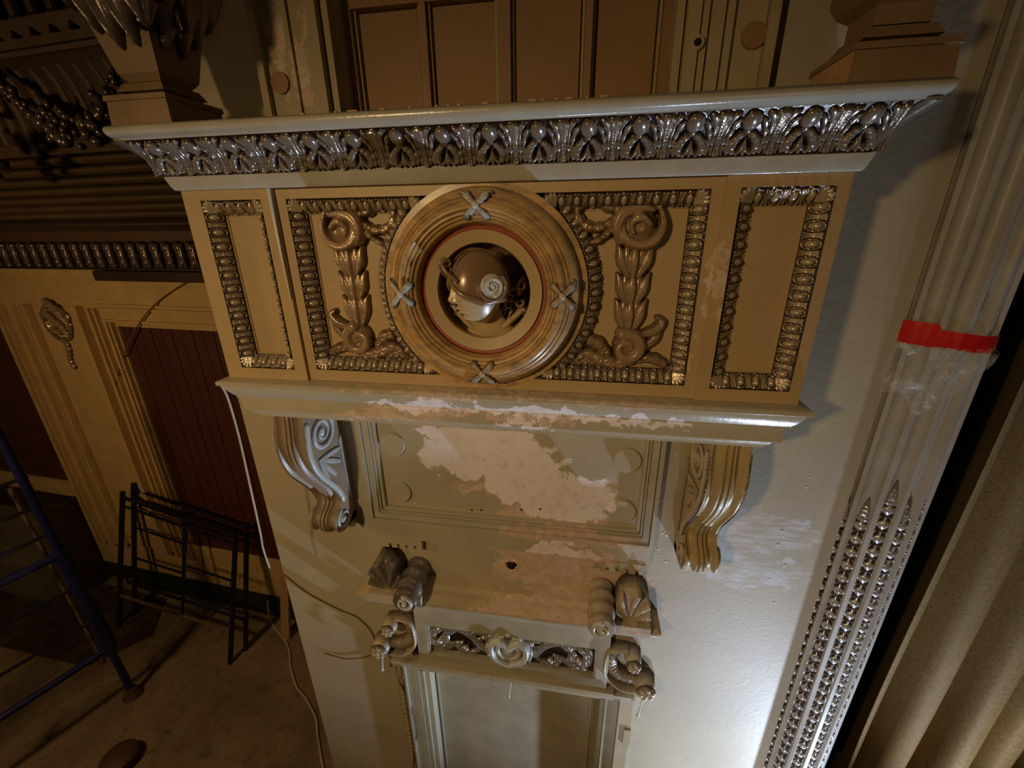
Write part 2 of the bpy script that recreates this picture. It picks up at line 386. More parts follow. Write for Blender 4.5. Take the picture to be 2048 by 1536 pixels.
# tiled cream wainscot and green skirting
for r in range(3):
    for k in range(10):
        u = -1.6+k*.33+(r % 2)*.16
        if u < 1.2 or (r < 5 and u < 2.3): lbox('wainscot_tile', u+.003, u+.326, -4.55+r*.11+.003, -4.55+(r+1)*.11-.003, -.02, .035+.002*((k+r) % 2), M_cream)
tag(MB(LW).box(-2.2, 2.65, -.02, .05, -4.9, -4.55).build('baseboard_left', M_green), kind='structure')
# recess with steps at far left
o = thing('radiator_alcove', LW(3.6, .1, -4.9), 'dark alcove with grey masonry block under the far left red panel', 'alcove')
MB(LW).box(3.3, 6, .0, .55, -4.9, -4.28).build('lower_block', M_block, o); MB(LW).box(3.55, 6, .0, .3, -4.27, -3.85).build('upper_block', M_block, o)
MB(LW).box(3.0, 3.28, -.02, .22, -4.9, -3.5).build('broken_edge', M_boxd, o)
# pilaster drop ornament
def drop(U, V):
    h = np.zeros_like(U)
    for (x, y, r) in ((0, .3, .07), (.05, .22, .06), (-.06, .2, .06), (0, .12, .08), (-.04, .04, .05), (.05, .05, .05)):
        h = np.maximum(h, stroke(U, V, [(x-r*.5, y+r*.6, r*.4), (x, y, r*.6), (x+r*.7, y-r*.5, r*.3)], .05, lobes=3))
    for i in range(7): h = np.maximum(h, dome(U, V, .015*math.sin(i), -.05-i*.045, .035-.002*i, .032, .035))
    for s in (-1, 1):
        h = np.maximum(h, stroke(U, V, [(s*.03, .3, .02), (s*.13, .2, .03), (s*.11, .02, .02), (s*.03, -.05, .02)], .03, lobes=4))
    return h
o = relief('plaster_drop', drop, -.2, .2, -.42, .4, .008, lambda u, v, h: (E0.x+EU.x*(1.95-u*1.35)+EN.x*(.05+h), E0.y+EU.y*(1.95-u*1.35)+EN.y*(.05+h), -1.12+v*1.15), M_foli)
tag(o, 'plaster flower and ribbon drop on the cream pilaster between red panels', 'ornament')
tag(MB().box(1.9, 6, 1.7, 1.8, -4.9, 3).build('wall_stage', M_blk), kind='structure')
tag(MB().box(-12, 6, -4.2, -4.1, -4.9, 3).build('wall_back', M_boxd), kind='structure')
tag(MB().box(-12, 6, -4.2, 5.5, 3, 3.1).build('ceiling', M_boxd), kind='structure')

# ------------------------------------------------------------ window above the cornice: boarded panes between mouldings
WIN = thing('window_1', (XC, .45, .34), kind='structure')
YP = .47
MB().box(WX0-.02, WX1+.02, YP+.02, YP+.06, .3, 2.2).build('backing_board', M_board, WIN)
cx = [-.915, -.625, -.325, -.025, .235]; rows = [.34, .765, 1.2]
for i in range(4):
    for j in range(2):
        MB().box(cx[i]+.03, cx[i+1]-.03, YP+.008, YP+.02, rows[j]+.02, rows[j+1]-.025).build('pane_board', M_board, WIN)
for i, x in enumerate(cx):
    ww = .024 if i == 2 else .013
    MB().box(x-ww, x+ww, YP-.03, YP+.02, .32, 1.3).build('muntin', M_board, WIN)
    for s in (-1, 1): MB().box(x+s*(ww+.006)-.004, x+s*(ww+.006)+.004, YP-.008, YP+.02, .32, 1.3).build('glazing_bead', M_case, WIN)
for z in rows[1:]: MB().box(cx[0], cx[-1], YP-.028, YP+.02, z-.02, z+.008).build('cross_rail', M_board, WIN)
for s in (-1, 1):                                    # deep stepped casings both sides
    def cas(a, b, y0, y1, nm='casing_step', mt=M_case):
        xs = sorted((XC+s*a, XC+s*b)); MB().box(xs[0], xs[1], y0, y1, .3, 1.4).build(nm, mt, WIN)
    cas(.59, .615, .33, .47); cas(.62, .66, .30, .4); cas(.665, .685, .31, .4); cas(.69, .735, .325, .4); cas(.74, .76, .315, .4); cas(.765, .86, .335, .4); cas(.862, .89, .31, .4)
for x, z, lab in ((.487, .535, 'round brown cover disc on the right casing of the boarded window'), (-1.16, .50, 'round brown cover disc on the left casing of the boarded window')):
    d = MB(); n = 32
    d.grid([[(x+rr*math.cos(2*PI*i/n), .336-y, z+rr*math.sin(2*PI*i/n)) for i in range(n)] for rr, y in ((.036, -.01), (.036, .012), (.001, .013))], closev=True)
    tag(d.build('casing_disc', M_board, None, True), lab, 'cover disc', 'round cover discs on the window casing')
m = MB(); m.tube([(.317, .299, .52), (.317, .31, .52)], .012, 12); m.build('bolt_hole', M_blk, WIN)
def holelip(U, V):
    r = np.hypot(U-.317, V-.52); return np.where((r > .011) & (r < .02), .003, 0)
relief('chipped_lip', holelip, .29, .345, .495, .545, .002, onY(.30), M_case, WIN)

# ============================================================ DOOR below
DOOR = thing('door_1', (XC, YW, -4.9), kind='structure')
def dbox(nm, x0, x1, y0, y1, z0, z1, mt=M_trimp): return MB().box(x0, x1, y0, y1, z0, z1).build(nm, mt, DOOR)
dbox('door_leaf', DX0-.01, DX1+.01, .455, .50, -4.9, DZ)
for s in (-1, 1):
    def jb(nm, a, b, y0, y1, z1, mt=M_trimp):
        xs = sorted((XC+s*a, XC+s*b)); return dbox(nm, xs[0], xs[1], y0, y1, -4.9, z1, mt)
    jb('architrave', .575, .655, .335, .37, -2.54); jb('architrave_bead', .655, .668, .315, .37, -2.54)
    jb('inner_bead', .548, .572, .345, .46, -2.6); jb('backband', .668, .735, .345, .37, -2.54, M_case)
    jb('panel_bead', .497, .509, .442, .456, -2.68)
dbox('head_architrave', XC-.73, XC+.73, .325, .37, -2.60, -2.535); dbox('head_bead', XC-.73, XC+.73, .305, .33, -2.552, -2.53)
dbox('head_inner_bead', XC-.572, XC+.572, .345, .46, -2.635, -2.605); dbox('panel_bead', XC-.509, XC+.509, .442, .456, -2.70, -2.688)
# chipped egg carving left on the outer band
ch = lambda U, V: np.maximum(stroke(U, V, [(-1.045, -4.3, .018), (-1.045, -2.75, .018)], .016, lobes=34, vein=0), stroke(U, V, [(-1.045, -2.7, .02), (-1.045, -2.57, .02)], .016, lobes=4, vein=0))
relief('carved_edge', ch, -1.08, -1.01, -3.9, -2.55, .004, onY(.345), M_fol2, DOOR)
dbox('broken_block', .36, .40, .335, .37, -3.0, -2.86, M_case)

# block with carved rinceau
PF = thing('carved_overdoor', (XC, YW, -2.5), 'carved scrollwork panel in a moulded frame directly above the door', 'panel')
def pbox(nm, x0, x1, y0, y1, z0, z1, mt=M_trimp, par=None): return MB().box(x0, x1, y0, y1, z0, z1).build(nm, mt, par or PF)
pbox('frame_stile', -.885, -.82, .31, .37, -2.5, -2.06); pbox('frame_stile', .165, .23, .31, .37, -2.5, -2.06)
pbox('frame_rail', -.82, .165, .31, .37, -2.19, -2.06); pbox('frame_rail', -.82, .165, .31, .37, -2.5, -2.425)
for a in ((-.82, -.808, -2.42, -2.19), (.153, .165, -2.42, -2.19)): pbox('bead', a[0], a[1], .315, .37, a[2], a[3])
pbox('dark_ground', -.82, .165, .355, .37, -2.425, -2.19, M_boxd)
pbox('sill_moulding', -.93, .27, .29, .37, -2.53, -2.5, M_case)
def rinc(U, V):
    h = np.zeros_like(U)
    for s in (-1, 1):
        X = lambda pts: [(XC+s*a, -2.31+b, r) for a, b, r in pts]
        st = lambda pts, H, **k: stroke(U, V, X([(a, b, r*1.55) for a, b, r in pts]), H, **k)
        for q in (st([(.08, -.07, .02), (.16, -.02, .018), (.22, .05, .016), (.3, .085, .014), (.4, .07, .012)], .03),
                  st([(.16, -.02, .014), (.19, -.07, .014), (.25, -.09, .018), (.3, -.05, .018), (.27, -.015, .012)], .03, lobes=4),
                  st([(.3, .085, .012), (.37, .03, .02), (.36, -.05, .018), (.3, -.02, .01)], .03, lobes=3),
                  st([(.22, .05, .01), (.16, .085, .018), (.12, .05, .016)], .026, lobes=3),
                  st([(.33, -.05, .012), (.4, -.085, .02), (.46, -.09, .012)], .028, lobes=3),
                  st([(.4, .07, .014), (.455, .03, .022), (.45, -.05, .02), (.4, -.03, .014), (.405, 0, .012)], .034, lobes=5),
                  st([(.44, .09, .008), (.47, .06, .012), (.475, .0, .012)], .026),
                  st([(.09, .07, .014), (.16, .03, .014), (.2, -.02, .01)], .026, lobes=2)):
            h = np.maximum(h, q)
        h = np.maximum(h, dome(U, V, XC+s*.25, -2.36, .022, .022, .038)); h = np.maximum(h, dome(U, V, XC+s*.41, -2.33, .02, .02, .042)); h = np.maximum(h, dome(U, V, XC+s*.14, -2.25, .014, .014, .034))
    return h
relief('scrollwork', rinc, -.818, .163, -2.423, -2.192, .0032, onY(.355), M_husk, PF)
def cart(U, V):
    h = np.zeros_like(U)
    for s in (-1, 1):
        X = lambda pts: [(XC+.01+s*a, -2.3+b, r) for a, b, r in pts]
        for p, H in (([(.0, .02, .02), (.05, .075, .022), (.1, .03, .024), (.085, -.06, .022), (.0, -.115, .016)], .07), ([(.0, .0, .014), (.04, .045, .018), (.065, .0, .018), (.04, -.05, .014), (.0, -.07, .01)], .06),
                     ([(.03, .1, .014), (.07, .1, .014), (.05, .13, .01)], .05), ([(.1, .04, .012), (.13, .0, .012), (.12, -.06, .01)], .05)):
            h = np.maximum(h, stroke(U, V, X(p), H, vein=.2))
    h = np.maximum(h, dome(U, V, XC+.01, -2.33, .05, .06, .045)); h = np.maximum(h, dome(U, V, XC+.01, -2.18, .03, .03, .05)); return h
relief('cartouche', cart, XC-.16, XC+.18, -2.46, -2.12, .0032, onY(.35), M_whit, PF)
# little nails / drips
for x, z, nm in ((-1.12, -2.56, 'white plaster drip hanging left of the door head'), (-.32, -2.62, 'pale plaster drip hanging at the middle of the door head'), (.43, -2.6, 'white plaster drip hanging right of the door head')):
    m = MB(); m.tube([(x, .30, z+.08), (x-.006, .295, z+.02), (x-.012, .295, z-.03), (x-.014, .295, z-.05)], [.005, .004, .006, .01], 8)
    tag(m.build('plaster_drip', M_scr, None, True), nm, 'plaster drip')
def rosette(name, x, z, r, Y, par, mat=M_fol2):
    def f(U, V):
        h = dome(U, V, x, z, r*.33, r*.33, .03)+.0
        for k in range(6):
            a = 2*PI*k/6+.3; h = np.maximum(h, dome(U, V, x+.6*r*math.cos(a), z+.6*r*math.sin(a), r*.36, r*.36, .024))
        return np.maximum(h, dome(U, V, x, z, r, r, .012, .2))
    return relief(name, f, x-r-.005, x+r+.005, z-r-.005, z+r+.005, .0028, onY(Y), mat, par)
for s, lab in ((-1, 'ribbed scroll bracket with rosettes left of the carved door panel'), (1, 'ribbed scroll bracket with rosettes right of the carved door panel')):
    t = thing('scroll_bracket', (XC+s*.65, YW, -2.5), lab, 'bracket', 'scroll brackets flanking the door panel')
    X = lambda a: XC+s*a
    def f(U, V):
        p = [(X(.69), -2.2, .035), (X(.62), -2.195, .042), (X(.585), -2.27, .045), (X(.6), -2.36, .05), (X(.68), -2.41, .05), (X(.76), -2.41, .04)]
        h = np.maximum(stroke(U, V, [(a_, b_, c_*.8) for a_, b_, c_ in p], .05, ribs=15, vein=0), stroke(U, V, [(X(.665), -2.17, .008), (X(.575), -2.18, .009), (X(.55), -2.27, .010), (X(.565), -2.38, .010), (X(.65), -2.455, .010), (X(.74), -2.465, .008)], .075, vein=0))
        h = np.maximum(h, dome(U, V, X(.775), -2.40, .055, .055, .10, .15)); h = np.maximum(h, dome(U, V, X(.695), -2.215, .044, .044, .10, .15))
        return h
    sb = relief('scroll_band', f, *sorted((X(.52), X(.88))), -2.5, -2.13, .0035, onY(.36), M_fol2, t)
    rosette('rosette', X(.775), -2.40, .050, .262, sb); rosette('rosette', X(.695), -2.215, .038, .262, sb)
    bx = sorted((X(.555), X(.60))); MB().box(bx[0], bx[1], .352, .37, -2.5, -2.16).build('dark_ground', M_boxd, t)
    m = MB(); m.tube([(X(.585), .365, -2.47), (X(.585), .33, -2.47)], [.022, .016], 10); m.build('knob', M_fol2, t, True)

# ledge over the panel with broken pediment scrolls
LG = thing('door_ledge', (XC, YW, -2.06), 'stripped projecting ledge with a white front edge above the carved door panel', 'ledge')
prof = [(0, -1.862), (.05, -1.872), (.075, -1.888), (.1, -1.893), (.125, -1.905), (.148, -1.915)]
MB().mould(prof+[(.148, -1.925), (0, -1.925)], -1.02, .31, YW, YW).build('weathered_top', M_ledge, LG)
MB().mould([(0, -1.925), (.15, -1.925), (.15, -1.935), (.135, -1.94), (.13, -1.975), (.11, -1.99), (0, -1.99)], -1.0, .295, YW, YW).build('white_fascia', M_trimp, LG)
MB().mould([(0, -1.99), (.09, -1.99), (.075, -2.02), (.06, -2.06), (0, -2.06)], -.95, .24, YW, YW).build('bed_moulding', M_trimp, LG)
for s, lab in ((-1, 'left broken pediment scroll with palmette, grey lipped, above the ledge'), (1, 'right broken pediment scroll with palmette, peeling orange plaster, on the ledge')):
    t = thing('pediment_scroll', (XC+s*.57, YW, -1.87), lab, 'pediment scroll', 'pediment scrolls on the ledge')
    X = lambda a: XC+s*a; mt = M_fol2 if s > 0 else M_acan
    # ringed barrel running out from the wall
    m = MB(); cxx, czz = X(.50), -1.80; nn = 28; P = []
    for i in range(25):
        q = i/24; yy = .37-.235*q; rr = .066+.006*math.sin(q*22)-.012*abs(q-.5); P.append([(cxx+rr*math.cos(2*PI*k/nn), yy, czz-.03*q+rr*1.05*math.sin(2*PI*k/nn)) for k in range(nn)])
    P.append([(cxx+.001*math.cos(2*PI*k/nn), .135, czz-.03+.001*math.sin(2*PI*k/nn)) for k in range(nn)])
    m.grid(P, closev=True); b = m.build('barrel', mt, t, True); attr_full(b, .6)
    sp = lambda U, V: np.maximum(stroke(U, V, spiral(cxx, czz-.03, .045, 1.6, .012, PI/2, s), .016, vein=0), dome(U, V, cxx, czz-.03, .014, .014, .02))
    relief('spiral', sp, cxx-.07, cxx+.07, czz-.1, czz+.04, .0022, onY(.136), M_scr if s > 0 else M_whit, b)
    def pal(U, V):
        bx, bz = X(.645), -1.885; h = dome(U, V, X(.655), -1.80, .082, .125, .115, .12)
        for k, (a, L) in enumerate(((-.45, .18), (.0, .21), (.4, .22), (.8, .20), (1.2, .15))):
            dx, dz = s*math.sin(a-.35), math.cos(a-.35)
            h = np.maximum(h, (h > 0)*.0+stroke(U, V, [(bx, bz, .010), (bx+dx*L*.5, bz+dz*L*.55, .018), (bx+dx*L+s*.012, bz+dz*L*.9, .022)], .165, vein=.12)*(h > .02))
        for q in ((.60, -1.885), (.655, -1.888), (.705, -1.88)): h = np.maximum(h, dome(U, V, X(q[0]), q[1], .028, .024, .15))
        return h
    relief('palmette', pal, *sorted((X(.5), X(.86))), -1.925, -1.66, .0035, onY(.36), mt, t)
    MB().box(*sorted((X(.44), X(.74))), .2, .36, -1.915, -1.865).build('foot', M_ledge, t)

# ------------------------------------------------------------ recessed panel between the corbels and its apron
PN = thing('recessed_panel', (XC, YW, -1.6), 'rectangular moulded panel frame with peeling plaster between the two corbels', 'panel')
px0, px1, pz0, pz1 = -1.068, .385, -1.485, -.80
for a, b, y in ((0, .018, .318), (.022, .052, .330), (.055, .063, .338), (.066, .08, .350)):
    for nm, bx in (('frame_stile', (px0+a, px0+b, pz0+a, pz1)), ('frame_stile', (px1-b, px1-a, pz0+a, pz1)), ('frame_rail', (px0+b, px1-b, pz0+a, pz0+b))):
        MB().box(bx[0], bx[1], y, .37, bx[2], bx[3]).build(nm, M_apron if 'rail' in nm else M_trimp, PN)
MB().box(px0, px1, .34, .37, -1.60, pz0).build('apron', M_apron, PN)
for x0, x1 in ((-1.055, -.80), (.115, .37)):
    MB().box(x0, x1, .335, .37, -1.635, -1.60).build('apron_drop', M_apron, PN)
    for k in range(5): MB().box(x0+.03+k*.048, x0+.062+k*.048, .338, .37, -1.665, -1.635).build('dentil', M_apron, PN)
    MB().box(x0, x1, .352, .37, -1.665, -1.635).build('dentil_ground', M_case, PN)

# ============================================================ SHELF (string course) under the frieze
FX0, FX1, FZ0, FZ1 = -1.385, .702, -.565, .118
SH = thing('overdoor_shelf', (XC, YW, -.79), 'long moulded shelf with peeling paint below the portrait frieze', 'shelf')
MB().mould([(-.1, -.562), (.0, -.566), (.030, -.572), (.037, -.576), (.037, -.59), (.031, -.594), (0, -.594)], FX0, FX1, YW).build('nosing', M_shelf, SH)
MB().mould([(-.2, -.594), (.024, -.594), (.022, -.606), (.010, -.628), (.002, -.640), (-.004, -.648), (-.004, -.656), (-.2, -.656)], FX0, FX1, YW).build('cyma', M_shelf, SH, True, 30)
MB().mould([(-.25, -.656), (-.014, -.656), (-.014, -.712), (-.25, -.712)], FX0, FX1, YW).build('fascia', M_shelf, SH)
MB().mould([(-.3, -.712), (-.024, -.712), (-.026, -.722), (-.036, -.728), (-.04, -.738), (-.05, -.744), (-.052, -.755), (-.3, -.755)], FX0, FX1, YW).build('bed_moulding', M_shelf, SH)

# ============================================================ CORBELS
yz = [(.10, -.755), (.093, -.83), (.080, -.90), (.078, -.96), (.092, -1.03), (.125, -1.10), (.175, -1.17), (.222, -1.235), (.25, -1.29), (.258, -1.325), (.240, -1.352), (.205, -1.372), (.183, -1.40), (.180, -1.435), (.195, -1.468), (.23, -1.49), (.275, -1.495), (.31, -1.48), (.335, -1.455)]
def cat(P, n=5):
    P = [np.array(p, float) for p in P]; q = []
    for i in range(len(P)-1):
        p0, p1, p2, p3 = P[max(i-1, 0)], P[i], P[i+1], P[min(i+2, len(P)-1)]
        for t in np.linspace(0, 1, n, endpoint=False): q.append(.5*((2*p1)+(-p0+p2)*t+(2*p0-5*p1+4*p2-p3)*t*t+(-p0+3*p1-3*p2+p3)*t**3))
    q.append(P[-1]); return np.array(q)
def corbel(x0, x1, lab, side_in, fm, sm):
    t = thing('corbel', ((x0+x1)/2, YW, -1.5), lab, 'corbel', 'scroll corbels under the shelf')
    C_ = cat(yz); T_ = np.gradient(C_, axis=0); T_ /= np.linalg.norm(T_, axis=1)[:, None]; N_ = np.stack([T_[:, 1], -T_[:, 0]], 1)  # outward (-Y)
    if N_[5][0] > 0: N_ = -N_
    W_ = x1-x0; us = np.linspace(0, 1, 49)
    def off(u):   # reeded front: two big flutes, raised edges and a middle rib
        a = abs(u-.5)*2
        if a > .86: return .0
        if a > .30: return -.020*math.sin(PI*(a-.30)/.56)**.8
        if a > .2: return .003
        if a > .1: return -.006
        return .006
    P = []
    for c, nrm in zip(C_, N_): P.append([(x0+W_*u, c[0]+nrm[0]*off(u), c[1]+nrm[1]*off(u)) for u in us])
    m = MB(); m.grid(P)
    # solid sides back to the wall
    for j, xx in ((0, x0), (48, x1)):
        for i in range(len(C_)-1): m.add([(xx, C_[i][0], C_[i][1]), (xx, C_[i+1][0], C_[i+1][1]), (xx, YW, min(C_[i+1][1], -.755)), (xx, YW, C_[i][1])], [(0, 1, 2, 3)])
    m.build('reeded_front', fm, t, True, 50)
    # carved cheek on both sides: large volute above, small one below, fan of husks between
    def inside(Y, Z):
        yc = np.interp(-Z, -C_[:, 1][:-25], C_[:, 0][:-25]); return Y > yc+.003
    def cheek(U, V):    # U = Y, V = z
        h = np.zeros_like(U)
        band = [(y+.018, z, .017) for y, z in yz[1:10]]
        h = np.maximum(h, stroke(U, V, band, .012, vein=0))
        h = np.maximum(h, stroke(U, V, spiral(.205, -.90, .095, 2.1, .017, PI*.55, -1, .12, 34), .013, vein=0))
        h = np.maximum(h, dome(U, V, .205, -.90, .017, .026, .014))
        h = np.maximum(h, stroke(U, V, spiral(.25, -1.42, .055, 1.9, .011, PI*.6, 1, .1, 30), .012, vein=0)); h = np.maximum(h, dome(U, V, .25, -1.42, .014, .014, .014))
        for a, L in ((.15, .16), (.55, .17), (.95, .17), (1.3, .15)):
            h = np.maximum(h, stroke(U, V, [(.15, -1.02, .006), (.15+L*.6*math.cos(-a), -1.02+L*.6*math.sin(-a), .016), (.15+L*math.cos(-a), -1.02+L*math.sin(-a), .012)], .011, vein=.5))
        h = np.maximum(h, stroke(U, V, [(.34, -1.0, .02), (.345, -1.2, .018), (.34, -1.36, .012)], .008, vein=0))
        return np.where((U < YW-.002) & (V < -.758), h, 0)
    for xx, sg, mt in ((x1, 1, sm), (x0, -1, sm)):
        relief('carved_cheek', cheek, .07, .37, -1.5, -.756, .003, lambda u, v, h, xx=xx, sg=sg: (xx+sg*h*1.0, u, v), mt, t)
    return t
corbel(-1.32, -1.176, 'left scroll corbel with pale blue grey carved volute cheek', 1, M_side2, M_whit)
corbel(.493, .637, 'right scroll corbel with glossy gold reeded front and rough stripped cheek', -1, M_side, M_fol2)

# ============================================================ FRIEZE
FR = thing('overdoor_frieze', (XC, YW, FZ0), 'wide ochre frieze block with egg and dart panels around the portrait roundel', 'frieze')
EC = (-.333, -.2185)
def fb(nm, x0, x1, y0, y1, z0, z1, mt=M_frieze): return MB().box(x0, x1, y0, y1, z0, z1).build(nm, mt, FR)
fb('core', FX0, FX1, .165, .37, FZ0, FZ1)
MS = .045
BL = [(-1.318, -1.087), (.424, .668)]               # outer x of the end panels
ZT, ZB = .083, -.522
YB = .014                                            # centre field sits back
for k, (x0, x1) in enumerate(BL):
    e0, e1 = ((FX0, -1.040), (.384, FX1))[k]
    fb('stile', e0, x0, 0, .165, FZ0, FZ1); fb('stile', x1, e1, 0, .165, FZ0, FZ1)
    fb('rail', x0, x1, 0, .165, ZT, FZ1); fb('rail', x0, x1, 0, .165, FZ0, ZB)
    fb('panel_field', x0, x1, MS+.004, .165, ZB, ZT)
fb('centre_rail', -1.040, .384, YB, .165, ZT, FZ1); fb('centre_rail', -1.040, .384, YB, .165, FZ0, ZB)
ML = (-1.003, .349)
fb('centre_stile', -1.040, ML[0], YB, .165, ZB, ZT); fb('centre_stile', ML[1], .384, YB, .165, ZB, ZT)
fb('panel_field', ML[0], -.56, YB+MS+.004, .165, ZB, ZT); fb('panel_field', -.106, ML[1], YB+MS+.004, .165, ZB, ZT)
# egg and dart pieces
def egg_f(U, V):
    h = dome(U, V, 0, .001, .0115, .020, .016)
    r = np.hypot(U/.0160, (V-.001)/.0285)
    ring = np.where((r > .78) & (r < 1.05), .008*np.sqrt(np.clip(1-((r-.915)/.135)**2, 0, 1)), 0)
    return np.maximum(np.maximum(h, ring), .001)
def dart_f(U, V):
    h = np.maximum(stroke(U, V, [(0, -.026, .002), (0, .026, .0035)], .008, vein=0), stroke(U, V, [(-.006, .002, .003), (.006, .002, .003)], .008, vein=0))
    for s in (-1, 1): h = np.maximum(h, stroke(U, V, [(s*.0065, -.025, .002), (s*.004, -.003, .002), (s*.0065, .025, .0024)], .010, vein=0))
    return np.maximum(h, .0005)
idm = lambda u, v, h: (u, v, h)
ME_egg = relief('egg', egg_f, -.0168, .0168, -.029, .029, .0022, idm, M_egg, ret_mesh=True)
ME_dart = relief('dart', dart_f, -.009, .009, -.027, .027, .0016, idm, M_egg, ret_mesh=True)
def leaf_f(U, V):
    h = np.full_like(U, .002)
    for a in (-.9, -.45, 0, .45, .9):
        h = np.maximum(h, stroke(U, V, [(0, -.03, .006), (.03*math.sin(a), -.03+.035*math.cos(a)+.01, .009), (.042*math.sin(a)*.9, .024*math.cos(a), .007)], .018, vein=.3))
    return h
ME_leaf = relief('corner_leaf', leaf_f, -.03, .03, -.034, .034, .0022, idm, M_egg, ret_mesh=True)
def place(nm, me, par, p, uax, vax, nax):
    M_ = Matrix((uax, vax, nax)).transposed(); o = link(nm, me, par, None, p, M_.to_euler())
    if nm == 'corner_leaf': o.scale = (.8, .8, .9)
    return o
def run(par, p0, p1, inward, Y0, gap=.03):
    """egg and dart bedded on a sloping bed between two corners (x,z), inward=(dx,dz)"""
    a = Vector((p0[0], Y0, p0[1])); b = Vector((p1[0], Y0, p1[1])); I = Vector((inward[0], 0, inward[1])); F_ = Vector((0, -1, 0))
    mid = I*(MS/2)+Vector((0, MS/2, 0)); n_ = (I+F_).normalized(); v_ = (-I+F_).normalized(); u_ = v_.cross(n_)
    d = (b-a); L = d.length; d.normalize(); Li = L-2*gap; k = max(1, round(Li/.048)); st = Li/k
    # bed
    m = MB(); c0 = a; c1 = b
    q0 = a+d*MS+I*MS+Vector((0, MS, 0)); q1 = b-d*MS+I*MS+Vector((0, MS, 0)); back = Vector((0, .02+MS, 0))
    m.add([c0, c1, q1, q0, c0+back, c1+back], [(0, 1, 2, 3), (0, 3, 4), (1, 5, 2), (3, 2, 5, 4)]); bed = m.build('moulding_bed', M_foli2, par)
    for i in range(k):
        c = a+d*(gap+st*(i+.5))+mid; place('egg', ME_egg, bed, c, u_, v_, n_)
        if i < k-1: place('dart', ME_dart, bed, c+d*(st/2), u_, v_, n_)
    return
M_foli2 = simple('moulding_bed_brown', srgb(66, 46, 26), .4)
def corner(par, p, inw, Y0):
    I = Vector((inw[0], 0, inw[1])).normalized(); F_ = Vector((0, -1, 0)); c = Vector((p[0], Y0, p[1]))+I*(MS*.62)+Vector((0, MS*.42, 0))
    n_ = (I*.55+F_).normalized(); v_ = (-I+F_*.55).normalized(); place('corner_leaf', ME_leaf, par, c, v_.cross(n_), v_, n_)
def beadline(par, pts, Y, r=.0035):
    m = MB(); m.tube([(x, Y, z) for x, z in pts], r, 6); m.build('inner_bead', M_frieze, par)
for x0, x1 in BL:
    run(FR, (x0, ZB), (x0, ZT), (1, 0), 0); run(FR, (x1, ZT), (x1, ZB), (-1, 0), 0)
    run(FR, (x0, ZT), (x1, ZT), (0, -1), 0); run(FR, (x1, ZB), (x0, ZB), (0, 1), 0)
    for p, i in (((x0, ZB), (1, 1)), ((x0, ZT), (1, -1)), ((x1, ZB), (-1, 1)), ((x1, ZT), (-1, -1))): corner(FR, p, i, 0)
    g = MS+.004; beadline(FR, [(x0+g, ZB+g), (x0+g, ZT-g), (x1-g, ZT-g), (x1-g, ZB+g), (x0+g, ZB+g)], MS+.002)
AR = .345
for s in (-1, 1):
    xo = ML[0] if s < 0 else ML[1]; dz = ZT-EC[1]; xa = EC[0]+s*math.sqrt(AR**2-dz**2) if AR > dz else EC[0]+s*.17
    xi = EC[0]+s*.20
    inw = (-s, 0)
    if s < 0: run(FR, (xo, ZB), (xo, ZT), (1, 0), YB)
    else: run(FR, (xo, ZT), (xo, ZB), (-1, 0), YB)
    if s < 0: run(FR, (xo, ZT), (xi, ZT), (0, -1), YB); run(FR, (xi, ZB), (xo, ZB), (0, 1), YB)
    else: run(FR, (xi, ZT), (xo, ZT), (0, -1), YB); run(FR, (xo, ZB), (xi, ZB), (0, 1), YB)
    corner(FR, (xo, ZB), (-s, 1), YB); corner(FR, (xo, ZT), (-s, -1), YB); corner(FR, (xi+s*.0, ZT-.0), (s*.8, -1), YB); corner(FR, (xi, ZB), (s*.8, 1), YB)
    # arc bed and its eggs
    A0 = .80; m = MB(); P = []
    for i in range(41):
        a = -A0+2*A0*i/40; ca, sa = s*math.cos(a), math.sin(a)
        P.append([(EC[0]+r*ca, y, EC[1]+r*sa) for r, y in ((AR, YB), (AR+MS, YB+MS), (AR+MS, .1))])
    m.grid(P); abed = m.build('arc_moulding_bed', M_foli2, FR)
    n_e = 13
    for i in range(n_e*2-1):
        a = -A0+.05+(2*A0-.10)*i/(n_e*2-2); R_ = Vector((s*math.cos(a), 0, math.sin(a))); F_ = Vector((0, -1, 0))
        c = Vector((EC[0], YB+MS/2, EC[1]))+R_*(AR+MS/2); n_ = (R_+F_).normalized(); v_ = (-R_+F_).normalized()
        if i % 2 == 0: place('egg', ME_egg, abed, c, v_.cross(n_), v_, n_)
        else: place('dart', ME_dart, abed, c, v_.cross(n_), v_, n_)
    gi = MS+.004; beadline(FR, [(xi+s*.1, ZT-gi), (xo-s*gi, ZT-gi), (xo-s*gi, ZB+gi), (xi+s*.1, ZB+gi)], YB+MS+.002)
# paint drip line down the left block edge
m = MB(); m.tube([(-1.047, -.003, .115), (-1.045, -.006, .05), (-1.043, -.003, -.25)], [.006, .005, .003], 6); m.build('paint_drip', M_scr, FR, True)

